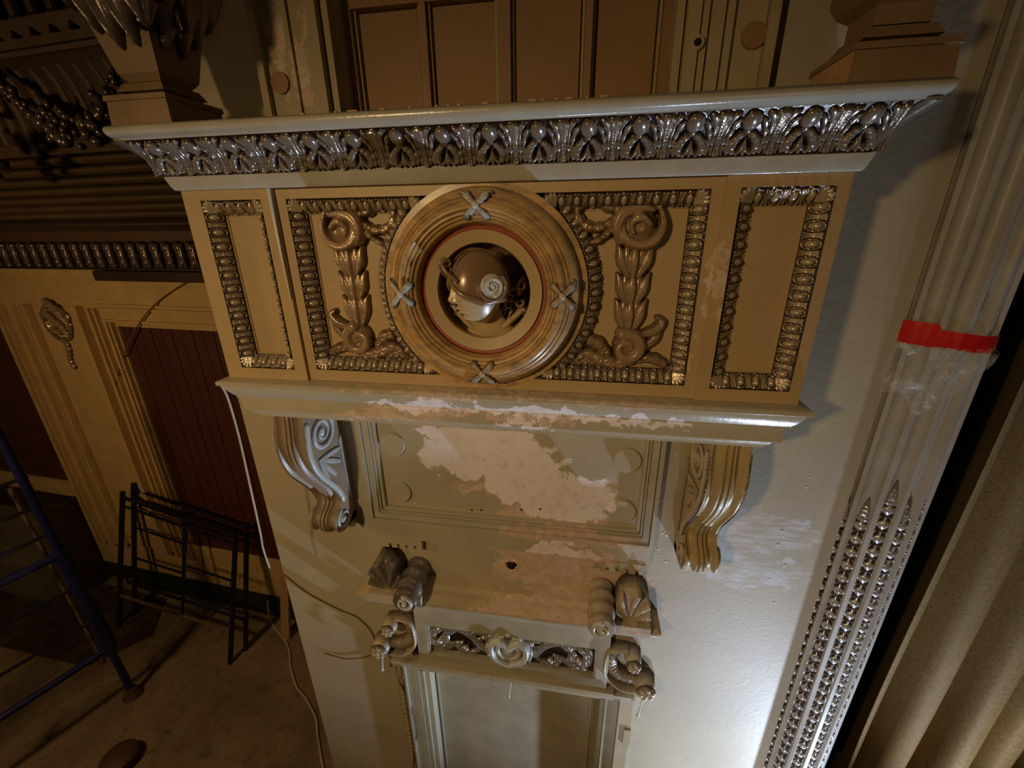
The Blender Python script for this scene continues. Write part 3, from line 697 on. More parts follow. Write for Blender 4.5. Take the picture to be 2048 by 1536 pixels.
# ------------------------------------------------------------ portrait roundel
def ring_mesh(prof, n=96):
    m = MB(); m.grid([[(EC[0]+r*math.cos(2*PI*i/n), y, EC[1]+r*math.sin(2*PI*i/n)) for i in range(n)] for r, y in prof], closev=True); return m
MD = thing('portrait_roundel', (EC[0], .1, EC[1]-.32), 'round reeded frame with ribbon ties holding a helmeted portrait head', 'roundel')
ring_mesh([(AR+.002, .16), (AR+.002, YB-.001), (.326, YB-.003), (.322, -.008), (.316, -.020), (.306, -.030), (.297, -.034), (.294, -.030), (.291, -.037), (.286, -.040), (.282, -.036), (.279, -.043), (.270, -.050), (.262, -.051), (.257, -.047), (.255, -.041), (.251, -.045), (.247, -.045), (.244, -.040), (.2425, -.034), (.239, -.038), (.235, -.037), (.232, -.032), (.2305, -.026), (.227, -.029), (.223, -.027), (.2205, -.022), (.219, -.013), (.217, -.006), (.2145, -.002)]).build('reeded_ring', M_ring, MD, True, 45); RG = bpy.data.objects['reeded_ring']
ring_mesh([(.2145, -.002), (.212, .008), (.2, .010), (.199, .002)]).build('red_line', M_red, MD, True)
ring_mesh([(.199, .002), (.190, .004), (.170, .010), (.160, .012), (.1575, .018), (.157, .03)]).build('inner_dish', M_frieze, MD, True)
ring_mesh([(.157, .03), (.155, .07), (.14, .115), (.10, .145), (.05, .155), (.001, .157)]).build('niche', M_nich, MD, True)
for k, a in enumerate((PI/2, 0, -PI/2, PI)):
    # crossed ribbon tie standing on the reeds
    def f(U, V):
        h = np.zeros_like(U)
        for sg in (-1, 1):
            h = np.maximum(h, stroke(U, V, [(-sg*.030, -.030, .011), (0, 0, .008), (sg*.030, .030, .012)], .008, ribs=9, vein=.1))
            h = np.maximum(h, stroke(U, V, [(sg*.030, .030, .005), (sg*.044, .038, .003), (sg*.050, .034, .002)], .008, vein=0))
        return np.maximum(h, dome(U, V, 0, 0, .012, .012, .012))
    er, et = Vector((math.cos(a), 0, math.sin(a))), Vector((-math.sin(a), 0, math.cos(a)))
    def mp(u, v, h, er=er, et=et):
        r = .268+v; y0 = -.052+((v/.05)**2)*.022
        return (EC[0]+er.x*r+et.x*u, y0-h, EC[1]+er.z*r+et.z*u)
    relief('ribbon_tie', f, -.06, .06, -.052, .052, .0024, mp, M_whit if k in (0, 3) else M_fol2, RG)  # top and left ties paler: cool light put into their colour

# ---- helmeted head, one continuous surface, turned to its right and bowed
HC = Vector((-.338, -.015, -.205))
yaw = math.radians(56); pit = math.radians(9)
Fv = Vector((-math.sin(yaw)*math.cos(pit), -math.cos(yaw)*math.cos(pit), -math.sin(pit)))
Sv = Vector((math.cos(yaw), -math.sin(yaw), 0)); Uv = Sv.cross(Fv); 
if Uv.z < 0: Uv = -Uv
def hpos(s_, f_, u_): return HC+Sv*s_+Fv*f_+Uv*u_
def g(x, y, cx_, cy_, sx, sy): return np.exp(-((x-cx_)/sx)**2-((y-cy_)/sy)**2)
nt, nph = 110, 140
th = np.linspace(0.001, PI-.001, nt); ph = np.linspace(-PI, PI, nph, endpoint=False)
TH, PH = np.meshgrid(th, ph, indexing='ij')
dx = np.sin(TH)*np.sin(PH); df = np.sin(TH)*np.cos(PH); du_ = np.cos(TH)
s_ = .070*dx; f_ = .088*df; u_ = .112*du_
jaw = np.clip((-u_-.02)/.09, 0, 1); s_ = s_*(1-.30*jaw); f_ = np.where(f_ < 0, f_*(1-.55*jaw), f_*(1+.03*jaw))
front = np.clip(df, 0, 1)**1.5; S0, U0 = s_.copy(), u_.copy()
f_ = f_+front*(.018*g(S0, U0, 0, -.012, .011, .013)+.015*g(S0, U0, 0, .010, .009, .026)        # nose tip, bridge
     + .008*g(S0, U0, 0, .040, .05, .010)                                                          # brow
     - .017*(g(S0, U0, .025, .020, .014, .011)+g(S0, U0, -.025, .020, .014, .011))                 # sockets
     + .011*(g(S0, U0, .026, .017, .010, .0065)+g(S0, U0, -.026, .017, .010, .0065))               # eyeballs
     + .009*(g(S0, U0, .012, -.019, .007, .007)+g(S0, U0, -.012, -.019, .007, .007))               # nostril wings
     - .009*g(S0, U0, 0, -.030, .018, .005)+.013*g(S0, U0, 0, -.042, .020, .005)+.0125*g(S0, U0, 0, -.056, .017, .0055)-.009*g(S0, U0, 0, -.0488, .021, .0022)
     - .009*g(S0, U0, 0, -.067, .02, .005)+.020*g(S0, U0, 0, -.084, .022, .013)                    # lips, chin
     + .006*(g(S0, U0, .035, -.015, .018, .02)+g(S0, U0, -.035, -.015, .018, .02)))
m = MB(); m.grid([[tuple(hpos(float(s_[i, j]), float(f_[i, j]), float(u_[i, j]))) for j in range(nph)] for i in range(nt)], closev=True)
HEAD = m.build('head', M_bust, MD, True, 80)
# neck and draped shoulders
m = MB(); P = []
for k, (zz, r, yy, xx) in enumerate(((-.06, .040, .0, -.0), (-.09, .040, .01, .004), (-.12, .044, .02, .008), (-.15, .062, .035, .012), (-.175, .10, .055, .012), (-.19, .13, .08, .01))):
    P.append([(HC.x+.012+xx+r*1.05*math.cos(2*PI*i/28), HC.y+.035+yy+r*.55*math.sin(2*PI*i/28), HC.z+zz+.02) for i in range(28)])
m.grid(P, closev=True); m.build('neck_and_chest', M_frieze, MD, True, 80)
def drape(U, V):
    h = np.zeros_like(U); q = np.hypot(U-EC[0], V-EC[1])
    for k, (a, b) in enumerate((((-.45, -.27), (-.37, -.36)), ((-.43, -.30), (-.35, -.37)), ((-.40, -.29), (-.335, -.36)), ((-.22, -.30), (-.30, -.37)), ((-.25, -.33), (-.33, -.38)), ((-.2, -.28), (-.27, -.34)))):
        h = np.maximum(h, stroke(U, V, [(a[0], a[1], .010), ((a[0]+b[0])/2-.005, (a[1]+b[1])/2, .013), (b[0], b[1], .008)], .035, vein=.1))
    return np.where(q < .158, h, 0)
relief('drapery', drape, -.49, -.17, -.385, -.25, .003, onY(.06), M_frieze, MD)
def hair(U, V):
    h = np.zeros_like(U); q = np.hypot(U-EC[0], V-EC[1])
    for x, z, r, a in ((-.235, -.225, .026, 0), (-.205, -.20, .022, 2), (-.25, -.265, .024, 1), (-.21, -.255, .022, 3), (-.235, -.30, .02, 2), (-.27, -.29, .018, 1), (-.2, -.29, .016, 0), (-.445, -.27, .018, 1), (-.43, -.295, .016, 2)):
        h = np.maximum(h, stroke(U, V, spiral(x, z, r*.75, 1.0, r*.42, a, 1, .2, 12), .075, vein=.15))
    return np.where(q < .157, h, 0)
relief('curled_hair', hair, -.31, -.175, -.33, -.17, .0028, onY(.09), M_foli, MD)
relief('hair_lock', hair, -.48, -.40, -.33, -.17, .0028, onY(.09), M_foli, MD)
# helmet shell over the skull, with rolled brim and side volute
m = MB(); P = []; rim = []
for j in range(81):
    p = -PI+2*PI*j/80
    # rim height: high over the brow, dipping to the ears, low behind
    a = abs(p); ub = .066-.094*min(1, a/1.35)**.75 if a < 1.35 else -.026-.01*min(1, (a-1.35)/1.0)
    tb = math.acos(max(-1, min(1, ub/.127))); col = []
    for i in range(22):
        t = .001+(tb-.001)*i/21; sx = 1.075
        col.append(tuple(hpos(.070*sx*math.sin(t)*math.sin(p), .092*sx*math.sin(t)*math.cos(p)*(1.08 if math.cos(p) < 0 else 1.03), .127*math.cos(t))))
    P.append(col); rim.append((p, col[-1], tb))
m.grid(P); HL = m.build('helmet', M_helm, MD, True, 80)
def rimtube(nm, p0, p1, r0, r1, mt, tip=None):
    pts, rs = [], []
    for p, c, tb in rim:
        if p0 <= p <= p1: pts.append(c); q = abs(p)/1.3; rs.append(r0+(r1-r0)*min(1, q))
    o_ = MB(); o_.tube(pts, rs, 10); return o_.build(nm, mt, HL, True, 80)
rimtube('brim', -2.2, 2.2, .007, .0125, M_helm)
# upswept peak: two horns rising from the brow
for sg in (1, -1):
    pts = []; rs = []
    for i in range(16):
        t = i/15; pts.append(hpos(sg*(.040-.030*t), .080+.030*math.sin(t*1.7), .048+.058*t)); rs.append(.0075-.002*t)
    for i in range(1, 15):
        a = i/14*PI*1.5; pts.append(hpos(sg*.010, .1085-.012*(1-math.cos(a))-.002, .106+.012*math.sin(a))); rs.append(.0055-.003*i/14)
    MB().tube(pts, rs, 10).build('peak_scroll', M_helm, HL, True, 80)
# crest ridge lines along the cap
for q in (.016, -.02):
    pts = [hpos(q, .094*1.06*math.sin(t), .129*math.cos(t)) for t in np.linspace(-.9, .95, 22)]
    MB().tube(pts, .0028, 6).build('crest_line', M_helm, HL, True, 80)
# ear volute: flat disc carved with a spiral and a beaded edge
EV = hpos(.078, -.016, .016)
def volm(u, v, h): 
    b = EV+Sv*.0
    return tuple(np.array([b[i] + u*(-Fv[i]) + v*Uv[i] + h*Sv[i] for i in range(3)]))
vf = lambda U, V: np.maximum(np.maximum(stroke(U, V, spiral(0, 0, .030, 1.9, .0085, -PI/2, 1, .1, 40), .013, vein=0), dome(U, V, 0, 0, .008, .008, .015)), dome(U, V, 0, 0, .038, .038, .006, .15))
relief('ear_volute', vf, -.042, .042, -.042, .042, .0016, volm, M_scr, HL)
pts = []; rs = []
for i in range(30):
    t = i/29; a = -PI*.95+t*PI*1.15; pts.append(EV+Sv*.003+(-Fv)*(.044*math.cos(a))+Uv*(.044*math.sin(a))); rs.append(.004+.004*math.sin(PI*t))
MB().tube(pts, rs, 10).build('ear_roll', M_helm, HL, True, 80)
pts = [hpos(.040-.00*t, .094-.03*t, .03-.06*t) for t in (0,)]

# ------------------------------------------------------------ foliate drops beside the roundel
def folio(s, lab):
    t = thing('foliate_drop', (EC[0]+s*.482, .07, -.47), lab, 'ornament', 'foliate drops beside the roundel')
    X0 = EC[0]+s*.487; Yb = YB+MS+.004
    def X(pts): return [(X0-s*a, b, r) for a, b, r in pts]        # +a runs towards the roundel
    def top(U, V):
        h = np.zeros_like(U)
        P_ = [([(-.06, .04, .008), (-.075, -.01, .014), (-.055, -.055, .02), (-.01, -.07, .022), (.035, -.05, .022), (.05, -.01, .018)], .06, {}),
              ([(-.04, .03, .012), (0, .035, .022), (.045, .02, .026), (.06, -.02, .022), (.045, -.06, .014)], .065, {}),
              ([(-.035, -.01, .012), (-.005, .01, .018), (.02, -.01, .012), (.012, -.035, .01)], .075, {}),
              ([(.03, .025, .014), (.09, -.01, .016), (.135, -.02, .02), (.175, .0, .02), (.185, .035, .014), (.16, .045, .008)], .045, dict(lobes=6)),
              ([(.04, .03, .014), (.08, .035, .016), (.105, .045, .018)], .045, dict(lobes=2)),
              ([(.05, .01, .012), (.10, -.045, .014), (.14, -.065, .012)], .04, dict(lobes=3)),
              ([(-.05, .035, .012), (-.075, .05, .01), (-.085, .052, .006)], .035, {})]
        for p, H, k in P_: h = np.maximum(h, stroke(U, V, X(p), H, **k))
        h = np.maximum(h, dome(U, V, X0+s*.0, -.02, .062, .062, .045)); return np.where(V < .044, h, 0)
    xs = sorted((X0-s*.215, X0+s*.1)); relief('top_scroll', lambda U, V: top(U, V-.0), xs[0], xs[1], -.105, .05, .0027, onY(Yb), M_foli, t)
    for i, (zt, zb, wd) in enumerate(((-.078, -.172, .052), (-.165, -.262, .047), (-.25, -.352, .044))):
        def husk(U, V, zt=zt, zb=zb, wd=wd):
            h = np.zeros_like(U)
            for a, hh in ((-.55, .026), (.55, .026), (-1.05, .030), (1.05, .030), (0, .040)):
                x_ = X0+a*wd*.70
                h = np.maximum(h, stroke(U, V, [(X0+a*wd*.34, zb+.004, .008), (x_, zb*.5+zt*.5, .0165), (x_+a*.006, zt-.014, .013), (x_+a*.016, zt+.008, .004)], hh, vein=.3))
            return h
        relief('husk_tier', husk, X0-.085, X0+.085, zb-.015, zt+.015, .0025, lambda u, v, h, i=i: (u, Yb-h-.004*(i == 0), v), M_foli, t)
    def bot(U, V):
        h = np.zeros_like(U)
        P_ = [(spiral(X0-s*.0, -.405, .052, 1.25, .026, PI*.6, -s, .25, 22), .055, None),
              ([(-.03, -.36, .012), (-.08, -.345, .02), (-.105, -.315, .016), (-.09, -.30, .01)], .035, {}),
              ([(-.04, -.41, .014), (-.085, -.375, .018), (-.10, -.33, .012)], .03, {}),
              ([(-.03, -.44, .02), (.02, -.462, .024), (.08, -.45, .026), (.13, -.43, .022), (.18, -.45, .016), (.205, -.468, .008)], .04, dict(lobes=7)),
              ([(.06, -.43, .018), (.1, -.39, .026), (.14, -.385, .02), (.16, -.41, .012)], .032, dict(lobes=4)),
              ([(-.03, -.45, .016), (-.08, -.44, .022), (-.12, -.455, .02), (-.135, -.465, .01)], .03, dict(lobes=4)),
              ([(.1, -.455, .02), (.16, -.462, .014), (.2, -.468, .008)], .03, dict(lobes=4))]
        for p, H, k in P_: h = np.maximum(h, stroke(U, V, p if k is None else X(p), H, **(k or {})))
        h = np.maximum(h, dome(U, V, X0, -.395, .05, .05, .035)); return np.where((V > -.474) & (np.hypot(U-EC[0], V-EC[1]) > AR+MS), h, 0)
    xs = sorted((X0-s*.225, X0+s*.145)); relief('base_scroll', bot, xs[0], xs[1], -.48, -.29, .0027, onY(Yb), M_foli, t)
folio(-1, 'left foliate drop of scrolls and husks beside the portrait roundel')
folio(1, 'right foliate drop of scrolls and husks beside the portrait roundel')

# ============================================================ CORNICE
CO = thing('overdoor_cornice', (XC, YW, .11), 'long projecting cornice with a band of pewter acanthus leaves, glossy grey edges', 'cornice')
MB().mould([(-.1, .116), (.010, .116), (.014, .120), (.018, .130), (.024, .148), (.026, .157), (-.1, .157)], FX0, FX1, YW).build('lower_bead', M_corn, CO, True, 35)
MB().mould([(-.1, .157), (.016, .157), (.016, .164), (-.1, .164)], FX0, FX1, YW).build('fillet', M_acan2 if False else M_foli2, CO)
def cyma(t):   # t 0 bottom -> 1 top : (projection,z)
    z = .164+.092*t; p = .018+.075*(t**1.15)-.012*math.sin(PI*t); return p, z
MB().mould([(-.1, .164)]+[cyma(i/14) for i in range(15)]+[(-.1, .256)], FX0, FX1, YW).build('leaf_bed', M_foli2, CO, True, 50)
MB().mould([(-.1, .256), (.096, .256), (.098, .262), (.104, .266), (.110, .275), (.112, .285), (.108, .293), (.100, .297), (.08, .302), (-.05, .318), (-.37, .33)], FX0, FX1, YW, close=False).build('nosing', M_corn, CO, True, 50)
CW = .1365
def acan(U, V):
    u = U/CW; v = V; h = np.full_like(U, .0); 
    st = lambda p, H, **k: stroke(u*CW, v*.118, [(a*CW, b*.118, r*CW*1.3) for a, b, r in p], H*1.1, **k)
    for s in (-1, 1):
        for q in (st([(s*.5, .02, .06), (s*.5, .5, .055), (s*.5, .88, .10)], .017, vein=.5),                     # dividing leaf
                  st([(s*.40, .03, .03), (s*.40, .5, .03), (s*.36, .8, .045), (s*.27, .93, .05)], .015, lobes=4, lobe=.25),
                  st([(s*.30, .05, .045), (s*.33, .4, .04), (s*.27, .68, .045), (s*.2, .8, .04)], .014, lobes=4, lobe=.3),
                  st([(s*.20, .06, .05), (s*.22, .28, .075), (s*.12, .47, .06), (s*.05, .46, .03)], .020, lobes=4, lobe=.25),
                  st([(s*.13, .04, .03), (s*.05, .14, .03), (s*.015, .32, .015)], .016, vein=0)):
            h = np.maximum(h, q)
    h = np.maximum(h, st([(0, .05, .035), (0, .2, .03), (0, .4, .012)], .017, vein=0))
    h = np.maximum(h, dome(u, v, 0, .77, .17, .205, .024)); h = np.maximum(h, st([(0, .78, .11), (0, .55, .05)], .013, vein=0))
    h = h*np.clip((1.0-v)/.10, 0, 1)
    return np.maximum(h, .0012)
def acmap(U, V, h):
    t = np.clip(V, 0, 1); z = .164+.092*t; p = .018+.075*(t**1.15)-.012*np.sin(PI*t)
    ny, nz = -.78, -.62
    return (U, -p+ny*h, z+nz*h*.6)
ME_ac = None
nu_, nv_ = 76, 62
def mk_acan():
    u = np.linspace(-CW/2, CW/2, nu_); v = np.linspace(0, 1.0, nv_); U, V = np.meshgrid(u, v, indexing='ij'); H = acan(U, V)
    X = np.stack([np.broadcast_to(a, U.shape).ravel() for a in acmap(U, V, H)], 1)
    F = [(i*nv_+j, (i+1)*nv_+j, (i+1)*nv_+j+1, i*nv_+j+1) for i in range(nu_-1) for j in range(nv_-1)]
    me = bpy.data.meshes.new('acanthus_leaf'); me.from_pydata(X.tolist(), [], F)
    at = me.attributes.new('relief', 'FLOAT', 'POINT'); at.data.foreach_set('value', (H.ravel()/.018).astype(np.float32))
    me.materials.append(M_acan); me.polygons.foreach_set('use_smooth', [True]*len(me.polygons)); return me
ME_ac = mk_acan()
x = .6865
xs_ = [FX1-.018-CW/2+.06-CW*i for i in range(16)]
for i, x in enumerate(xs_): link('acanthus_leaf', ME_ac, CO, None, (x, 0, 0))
# returns: the same leaf turned the corner
for sg, X_ in ((1, FX1), (-1, FX0)):
    for k in range(2):
        o_ = link('acanthus_leaf', ME_ac, CO, None, (X_, .04+CW*k, 0), Euler((0, 0, sg*PI/2)))
# corner leaves folded round the mitres
for sg, X_ in ((1, FX1), (-1, FX0)):
    m = MB(); P = []
    for i in range(13):
        t = i/12; p, z = cyma(t); e = .008+.010*math.sin(PI*t)+.012*max(0, t-.7)
        P.append([(X_+sg*(p-.03), -p-.004, z), (X_+sg*(p-.012), -p-e*.7, z-.003), (X_+sg*(p+e*.6), -p-e*.6, z-.006*t), (X_+sg*(p+e*.7), -p+.012, z-.003), (X_+sg*(p+.004), -p+.03, z)])
    m.grid(P); o_ = m.build('corner_leaf', M_acan, CO, True, 80); attr_full(o_, .55)
# chips of bare plaster along the top arris
for i in range(16):
    x = random.uniform(-.9, .1); l_ = random.uniform(.006, .022)
    z_ = .300
    MB().box(x, x+l_, -.09, -.07, z_-.002, z_+.003).build('bare_chip', M_plp, CO)

# ============================================================ URNS on the cornice
def urn(cx_, cy_, lab, full, side_mat):
    t = thing('pedestal_urn', (cx_, cy_, .30), lab, 'urn', 'urns on the cornice ends')
    h = .112
    def fr(z0, z1, a0, a1, nm, mt, par=t):
        m = MB(); V = [(cx_+sx*a, cy_+sy*a, z) for z, a in ((z0, a0), (z1, a1)) for sx, sy in ((-1, -1), (1, -1), (1, 1), (-1, 1))]
        m.add(V, [(0, 1, 5, 4), (1, 2, 6, 5), (2, 3, 7, 6), (3, 0, 4, 7), (0, 3, 2, 1), (4, 5, 6, 7)]); return m.build(nm, mt, par)
    pl = fr(.30, .37, h, h-.004, 'plinth', M_pl); fr(.37, .385, h+.002, h, 'plinth_lip', M_pl)
    fr(.385, .40, h*.55, h*.5, 'neck', M_pl); fr(.40, .425, .085, .07, 'foot_flare', M_pl); fr(.425, .43, .07, .05, 'foot_step', M_pl)
    if full:
        m = MB(); P = []
        for z, a in ((.43, .058), (.45, .075), (.55, .095), (.68, .12), (.8, .145), (.95, .165), (1.1, .17)):
            P.append([(cx_+sx*a, cy_+sy*a, z) for sx, sy in ((-1, -1), (1, -1), (1, 1), (-1, 1))])
        m.grid(P, closev=True); m.build('tapered_body', M_pl, t)
        # bronze leaf swags on the two visible faces
        for fc in (0, 1):
            def sw(U, V):
                hh = np.zeros_like(U)
                for k in range(6):
                    q = k/5; x_ = -.14+.28*q; z_ = .70-.10*math.sin(PI*q)
                    hh = np.maximum(hh, stroke(U, V, [(x_, z_+.05, .045), (x_+.01, z_-.02, .034), (x_+.02, z_-.09, .008)], .05, vein=.5))
                hh = np.maximum(hh, stroke(U, V, [(-.02, .66, .032), (-.015, .57, .034), (-.01, .51, .008)], .045, vein=.4))
                hh = np.maximum(hh, stroke(U, V, [(.05, .66, .026), (.055, .60, .026), (.06, .545, .006)], .04, vein=.4))
                return hh
            if fc == 0: mp = lambda u, v, h_: (cx_+u, cy_-.06-(v-.43)*.24-h_, v)
            else: mp = lambda u, v, h_: (cx_+.06+(v-.43)*.24+h_, cy_-u, v)
            relief('leaf_swag', sw, -.19, .19, .47, .9, .006, mp, M_dark, t)
        m = MB(); m.tube([(cx_-.13, cy_-.15, .74), (cx_-.14, cy_-.17, .68), (cx_-.13, cy_-.16, .63)], [.03, .04, .012], 10); o_ = m.build('berry', M_dark, t, True); attr_full(o_, .9)
        m = MB(); m.tube([(cx_+.13, cy_-.02, .70), (cx_+.145, cy_-.02, .60), (cx_+.15, cy_-.02, .56)], [.012, .02, .014], 10); o_ = m.build('berry', M_dark, t, True); attr_full(o_, .2)
    else:
        m = MB(); P = []
        for z, a in ((.43, .062), (.47, .062), (.49, .085), (.52, .10), (.54, .10), (.545, .07), (.7, .09), (1.0, .13)):
            P.append([(cx_+sx*a, cy_+sy*a, z) for sx, sy in ((-1, -1), (1, -1), (1, 1), (-1, 1))])
        m.grid(P, closev=True); m.build('tapered_body', M_pl, t)
    m = MB().add([(cx_-h-.001, cy_-h, .302), (cx_-h-.001, cy_+h, .302), (cx_-h+.002, cy_+h, .37), (cx_-h+.002, cy_-h, .37)], [(0, 1, 2, 3)])
    if side_mat: m.build('lit_side', side_mat, t)  # warm light from the left put into this face's pink colour
    return t
urn(-1.397, .045, 'urn on the left cornice end, tapered body hung with bronze leaves', True, None)
urn(.716, .045, 'urn pedestal on the right cornice end with warm light put into its pink side colour', False, M_plp)

# ============================================================ FLUTED COLUMN
CX, CY, CR = 1.33, .46, .18
CL = thing('fluted_column', (CX, CY, -4.9), 'tall grey fluted column right of the doorway, silver husks filling its lower flutes', 'column')
step = math.radians(24); base = math.radians(-86)
prof = []
for k in range(7):
    c = base+step*k
    for a, d in ((-12, 0), (-9.4, 0), (-8.6, .006), (-6, .017), (-3, .022), (0, .024), (3, .022), (6, .017), (8.6, .006), (9.4, 0)):
        prof.append((c+math.radians(a), CR-d, 1))
def ring_at(z): return [(CX+r*math.sin(a), CY-r*math.cos(a), z) for a, r, _ in prof]
zs = [-4.9, -4.0, -3.4, -2.8, -2.2, -1.6, -1.0, -.4, .3, 1.0, 2.2]
m = MB(); m.grid([ring_at(z) for z in zs]); sh = m.build('shaft', M_col, CL, True, 28)
# back closure
MB().box(CX-.05, CX+.10, CY-.06, CY+.3, -4.9, 2.2).build('core', M_blk, CL)
# husks
def husk_f(U, V):
    h = dome(U, V, 0, -.004, .0175, .024, .016)
    h = np.maximum(h, stroke(U, V, [(-.018, .026, .004), (-.019, .0, .006), (0, -.026, .006)], .010, vein=0)); h = np.maximum(h, stroke(U, V, [(.018, .026, .004), (.019, .0, .006), (0, -.026, .006)], .010, vein=0))
    h = np.maximum(h, stroke(U, V, [(0, .034, .005), (0, .012, .004)], .013, vein=0))
    h = np.maximum(h, stroke(U, V, [(-.02, .03, .004), (-.012, .036, .003)], .012, vein=0)); h = np.maximum(h, stroke(U, V, [(.02, .03, .004), (.012, .036, .003)], .012, vein=0))
    return h
ME_h = relief('husk', husk_f, -.026, .026, -.036, .04, .0024, lambda u, v, h: (u, -h, v), M_husk, ret_mesh=True)
def tip_f(U, V):
    h = stroke(U, V, [(0, -.03, .022), (0, .02, .012), (0, .07, .002)], .010, vein=.5, lobes=0)
    for z in (-.015, .008, .028): h = np.maximum(h, stroke(U, V, [(-.006, z, .003), (.006, z, .003)], .013, vein=0))
    return h
ME_t = relief('husk_tip', tip_f, -.026, .026, -.05, .075, .0028, lambda u, v, h: (u, -h, v), M_husk, ret_mesh=True)
for k in range(6):
    c = base+step*k; z0 = (-1.17, -1.19, -1.16, -1.05, -1.12, -1.10)[k]; r = CR-.022
    R_ = lambda off: (CX+(r)*math.sin(c), CY-(r)*math.cos(c), off)
    gs = thing('husk_string', R_(z0)); gs.parent = CL; gs.location = Vector(R_(z0))-CL.location
    o_ = link('husk_tip', ME_t, gs, None, R_(z0-.02), Euler((0, 0, c))); o_.scale = (1.15, 1.1, 1.0)
    n_h = 28
    for i in range(n_h):
        o_ = link('husk', ME_h, gs, None, R_(z0-.085-i*.0735), Euler((0, 0, c))); o_.scale = (1.18, 1.15, 1.0)
    # dark brown strip lining the flute behind husks
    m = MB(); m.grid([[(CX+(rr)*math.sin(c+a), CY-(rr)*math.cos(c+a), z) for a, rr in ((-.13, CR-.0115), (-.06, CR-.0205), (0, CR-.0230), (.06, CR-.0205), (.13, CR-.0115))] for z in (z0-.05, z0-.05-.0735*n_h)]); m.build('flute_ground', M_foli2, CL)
# red tape wrapped round, wrinkled film hanging from it
m = MB(); P = []; Q = []
for i in range(45):
    a = math.radians(-84+135*i/44); r = CR+.003+.0015*math.sin(i*1.3)
    z1 = -.365-.012*math.sin(a*2)-(.018 if a > -.45 else 0); z2 = z1-(.085 if a < -.45 else .062)
    P.append([(CX+r*math.sin(a), CY-r*math.cos(a), z1), (CX+(r+.001)*math.sin(a), CY-(r+.001)*math.cos(a), (z1+z2)/2), (CX+r*math.sin(a), CY-r*math.cos(a), z2)])
m.grid(P); tag(m.build('red_tape', M_tape, None, True, 80), 'band of torn red tape wrapped round the fluted column', 'tape')
m = MB(); P = []
for i in range(70):
    q = i/69; a = math.radians(-86+135*q); col_ = []
    hem = -.65+.04*math.sin(q*9)+.02*math.sin(q*23)+(.16*max(0, q-.42)*1.6)
    for j in range(26):
        v = j/25; z = -.435+(hem+.435)*v; r = CR+.005+.016*v*(1+math.sin(q*31+v*6)*.8)*(1-.2*v)+.004*math.sin(q*60+v*14)
        col_.append((CX+r*math.sin(a), CY-r*math.cos(a), z))
    P.append(col_)
m.grid(P); tag(m.build('plastic_film', M_film, None, True, 80), 'torn clear plastic film hanging under the red tape on the column', 'plastic')

# ============================================================ CURTAIN
m = MB(); P = []; nx = 300
for i in range(nx):
    x = 2.10+3.0*i/(nx-1); q = (x-2.10)/.30; fr_ = q % 1
    y = 1.00-.11*math.cos(2*PI*(fr_-.10*math.sin(2*PI*fr_)))+.03*math.sin(q*2.3)
    P.append([(x+.03*math.sin(z_*.7+q), y+.02*math.sin(z_*1.3+q*2), z_) for z_ in np.linspace(-4.85, 2.4, 30)])
m.grid(P); CU = m.build('stage_curtain', M_curt, None, True, 80)
tag(CU, 'gold velvet stage curtain hanging in deep vertical folds at far right', 'curtain')
mod = CU.modifiers.new('thick', 'SOLIDIFY'); mod.thickness = .006

# ============================================================ THEATRE BOX at upper left
def BX(x, d, z): a = math.radians(-5); return (-1.9+(x)*math.cos(a), 1.55-d+(x)*math.sin(a)*1.0, z)      # x<0 runs left
TB = thing('theatre_box', BX(-2, 0, 0), 'dark opera box front with reeded and fluted plaster mouldings at upper left', 'theatre box')
L0, L1 = -6.5, .6
def bprof(nm, prof, mt, sm=True, par=TB): 
    m = MB(BX); m.grid([[(L0, d, z), ((L0+L1)/2, d, z), (L1, d, z)] for d, z in prof]); return m.build(nm, mt, par, sm, 50)
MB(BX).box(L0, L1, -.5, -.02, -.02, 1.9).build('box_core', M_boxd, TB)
for k, z in enumerate((.485, .415, .345, .28, .215, .155, .10)):       # horizontal reeds stepping down and back
    d = .10-.02*k; bprof('reed', [(-.05, z+.028)]+[(d+.03*math.sin(PI*t), z+.026-.056*t) for t in np.linspace(0, 1, 9)]+[(-.05, z-.03)], M_box)
bprof('flat_band', [(-.05, .60), (.115, .60), (.12, .52), (-.05, .52)], M_box, False)
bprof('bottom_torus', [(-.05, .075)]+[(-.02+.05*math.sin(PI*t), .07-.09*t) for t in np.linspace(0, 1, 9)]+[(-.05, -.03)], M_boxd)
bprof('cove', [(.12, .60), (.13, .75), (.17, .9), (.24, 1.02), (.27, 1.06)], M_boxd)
bprof('upper_moulding', [(.2, 1.06), (.30, 1.06), (.31, 1.085), (.29, 1.1), (.26, 1.12), (.27, 1.15), (.32, 1.2), (.33, 1.24), (.25, 1.25)], M_box)
bprof('parapet_back', [(.22, 1.25), (.22, 1.9)], M_boxd)
def cf(U, V):
    h = stroke(U, V, [(0, .0, .022), (0, .2, .034), (0, .38, .028)], .03, vein=.7); return h
nfl = 40
def cvm(dx_):
    def f(u, v, h):
        d = np.interp(v, [0, .15, .3, .42], [.12, .13, .17, .24])
        a = math.radians(-5); X_ = dx_+u; D = d+h
        return (-1.9+X_*math.cos(a), 1.55-D+X_*math.sin(a), .62+v)
    return f
fl = relief('flute_leaf', cf, -.04, .04, -.02, .42, .012, cvm(L0+.3), M_box, TB)
for i in range(1, nfl):
    dx_ = i*.135; a = math.radians(-5); o_ = fl.copy(); COL.objects.link(o_); o_.parent = TB; o_.location = fl.location+Vector((dx_*math.cos(a), dx_*math.sin(a), 0))
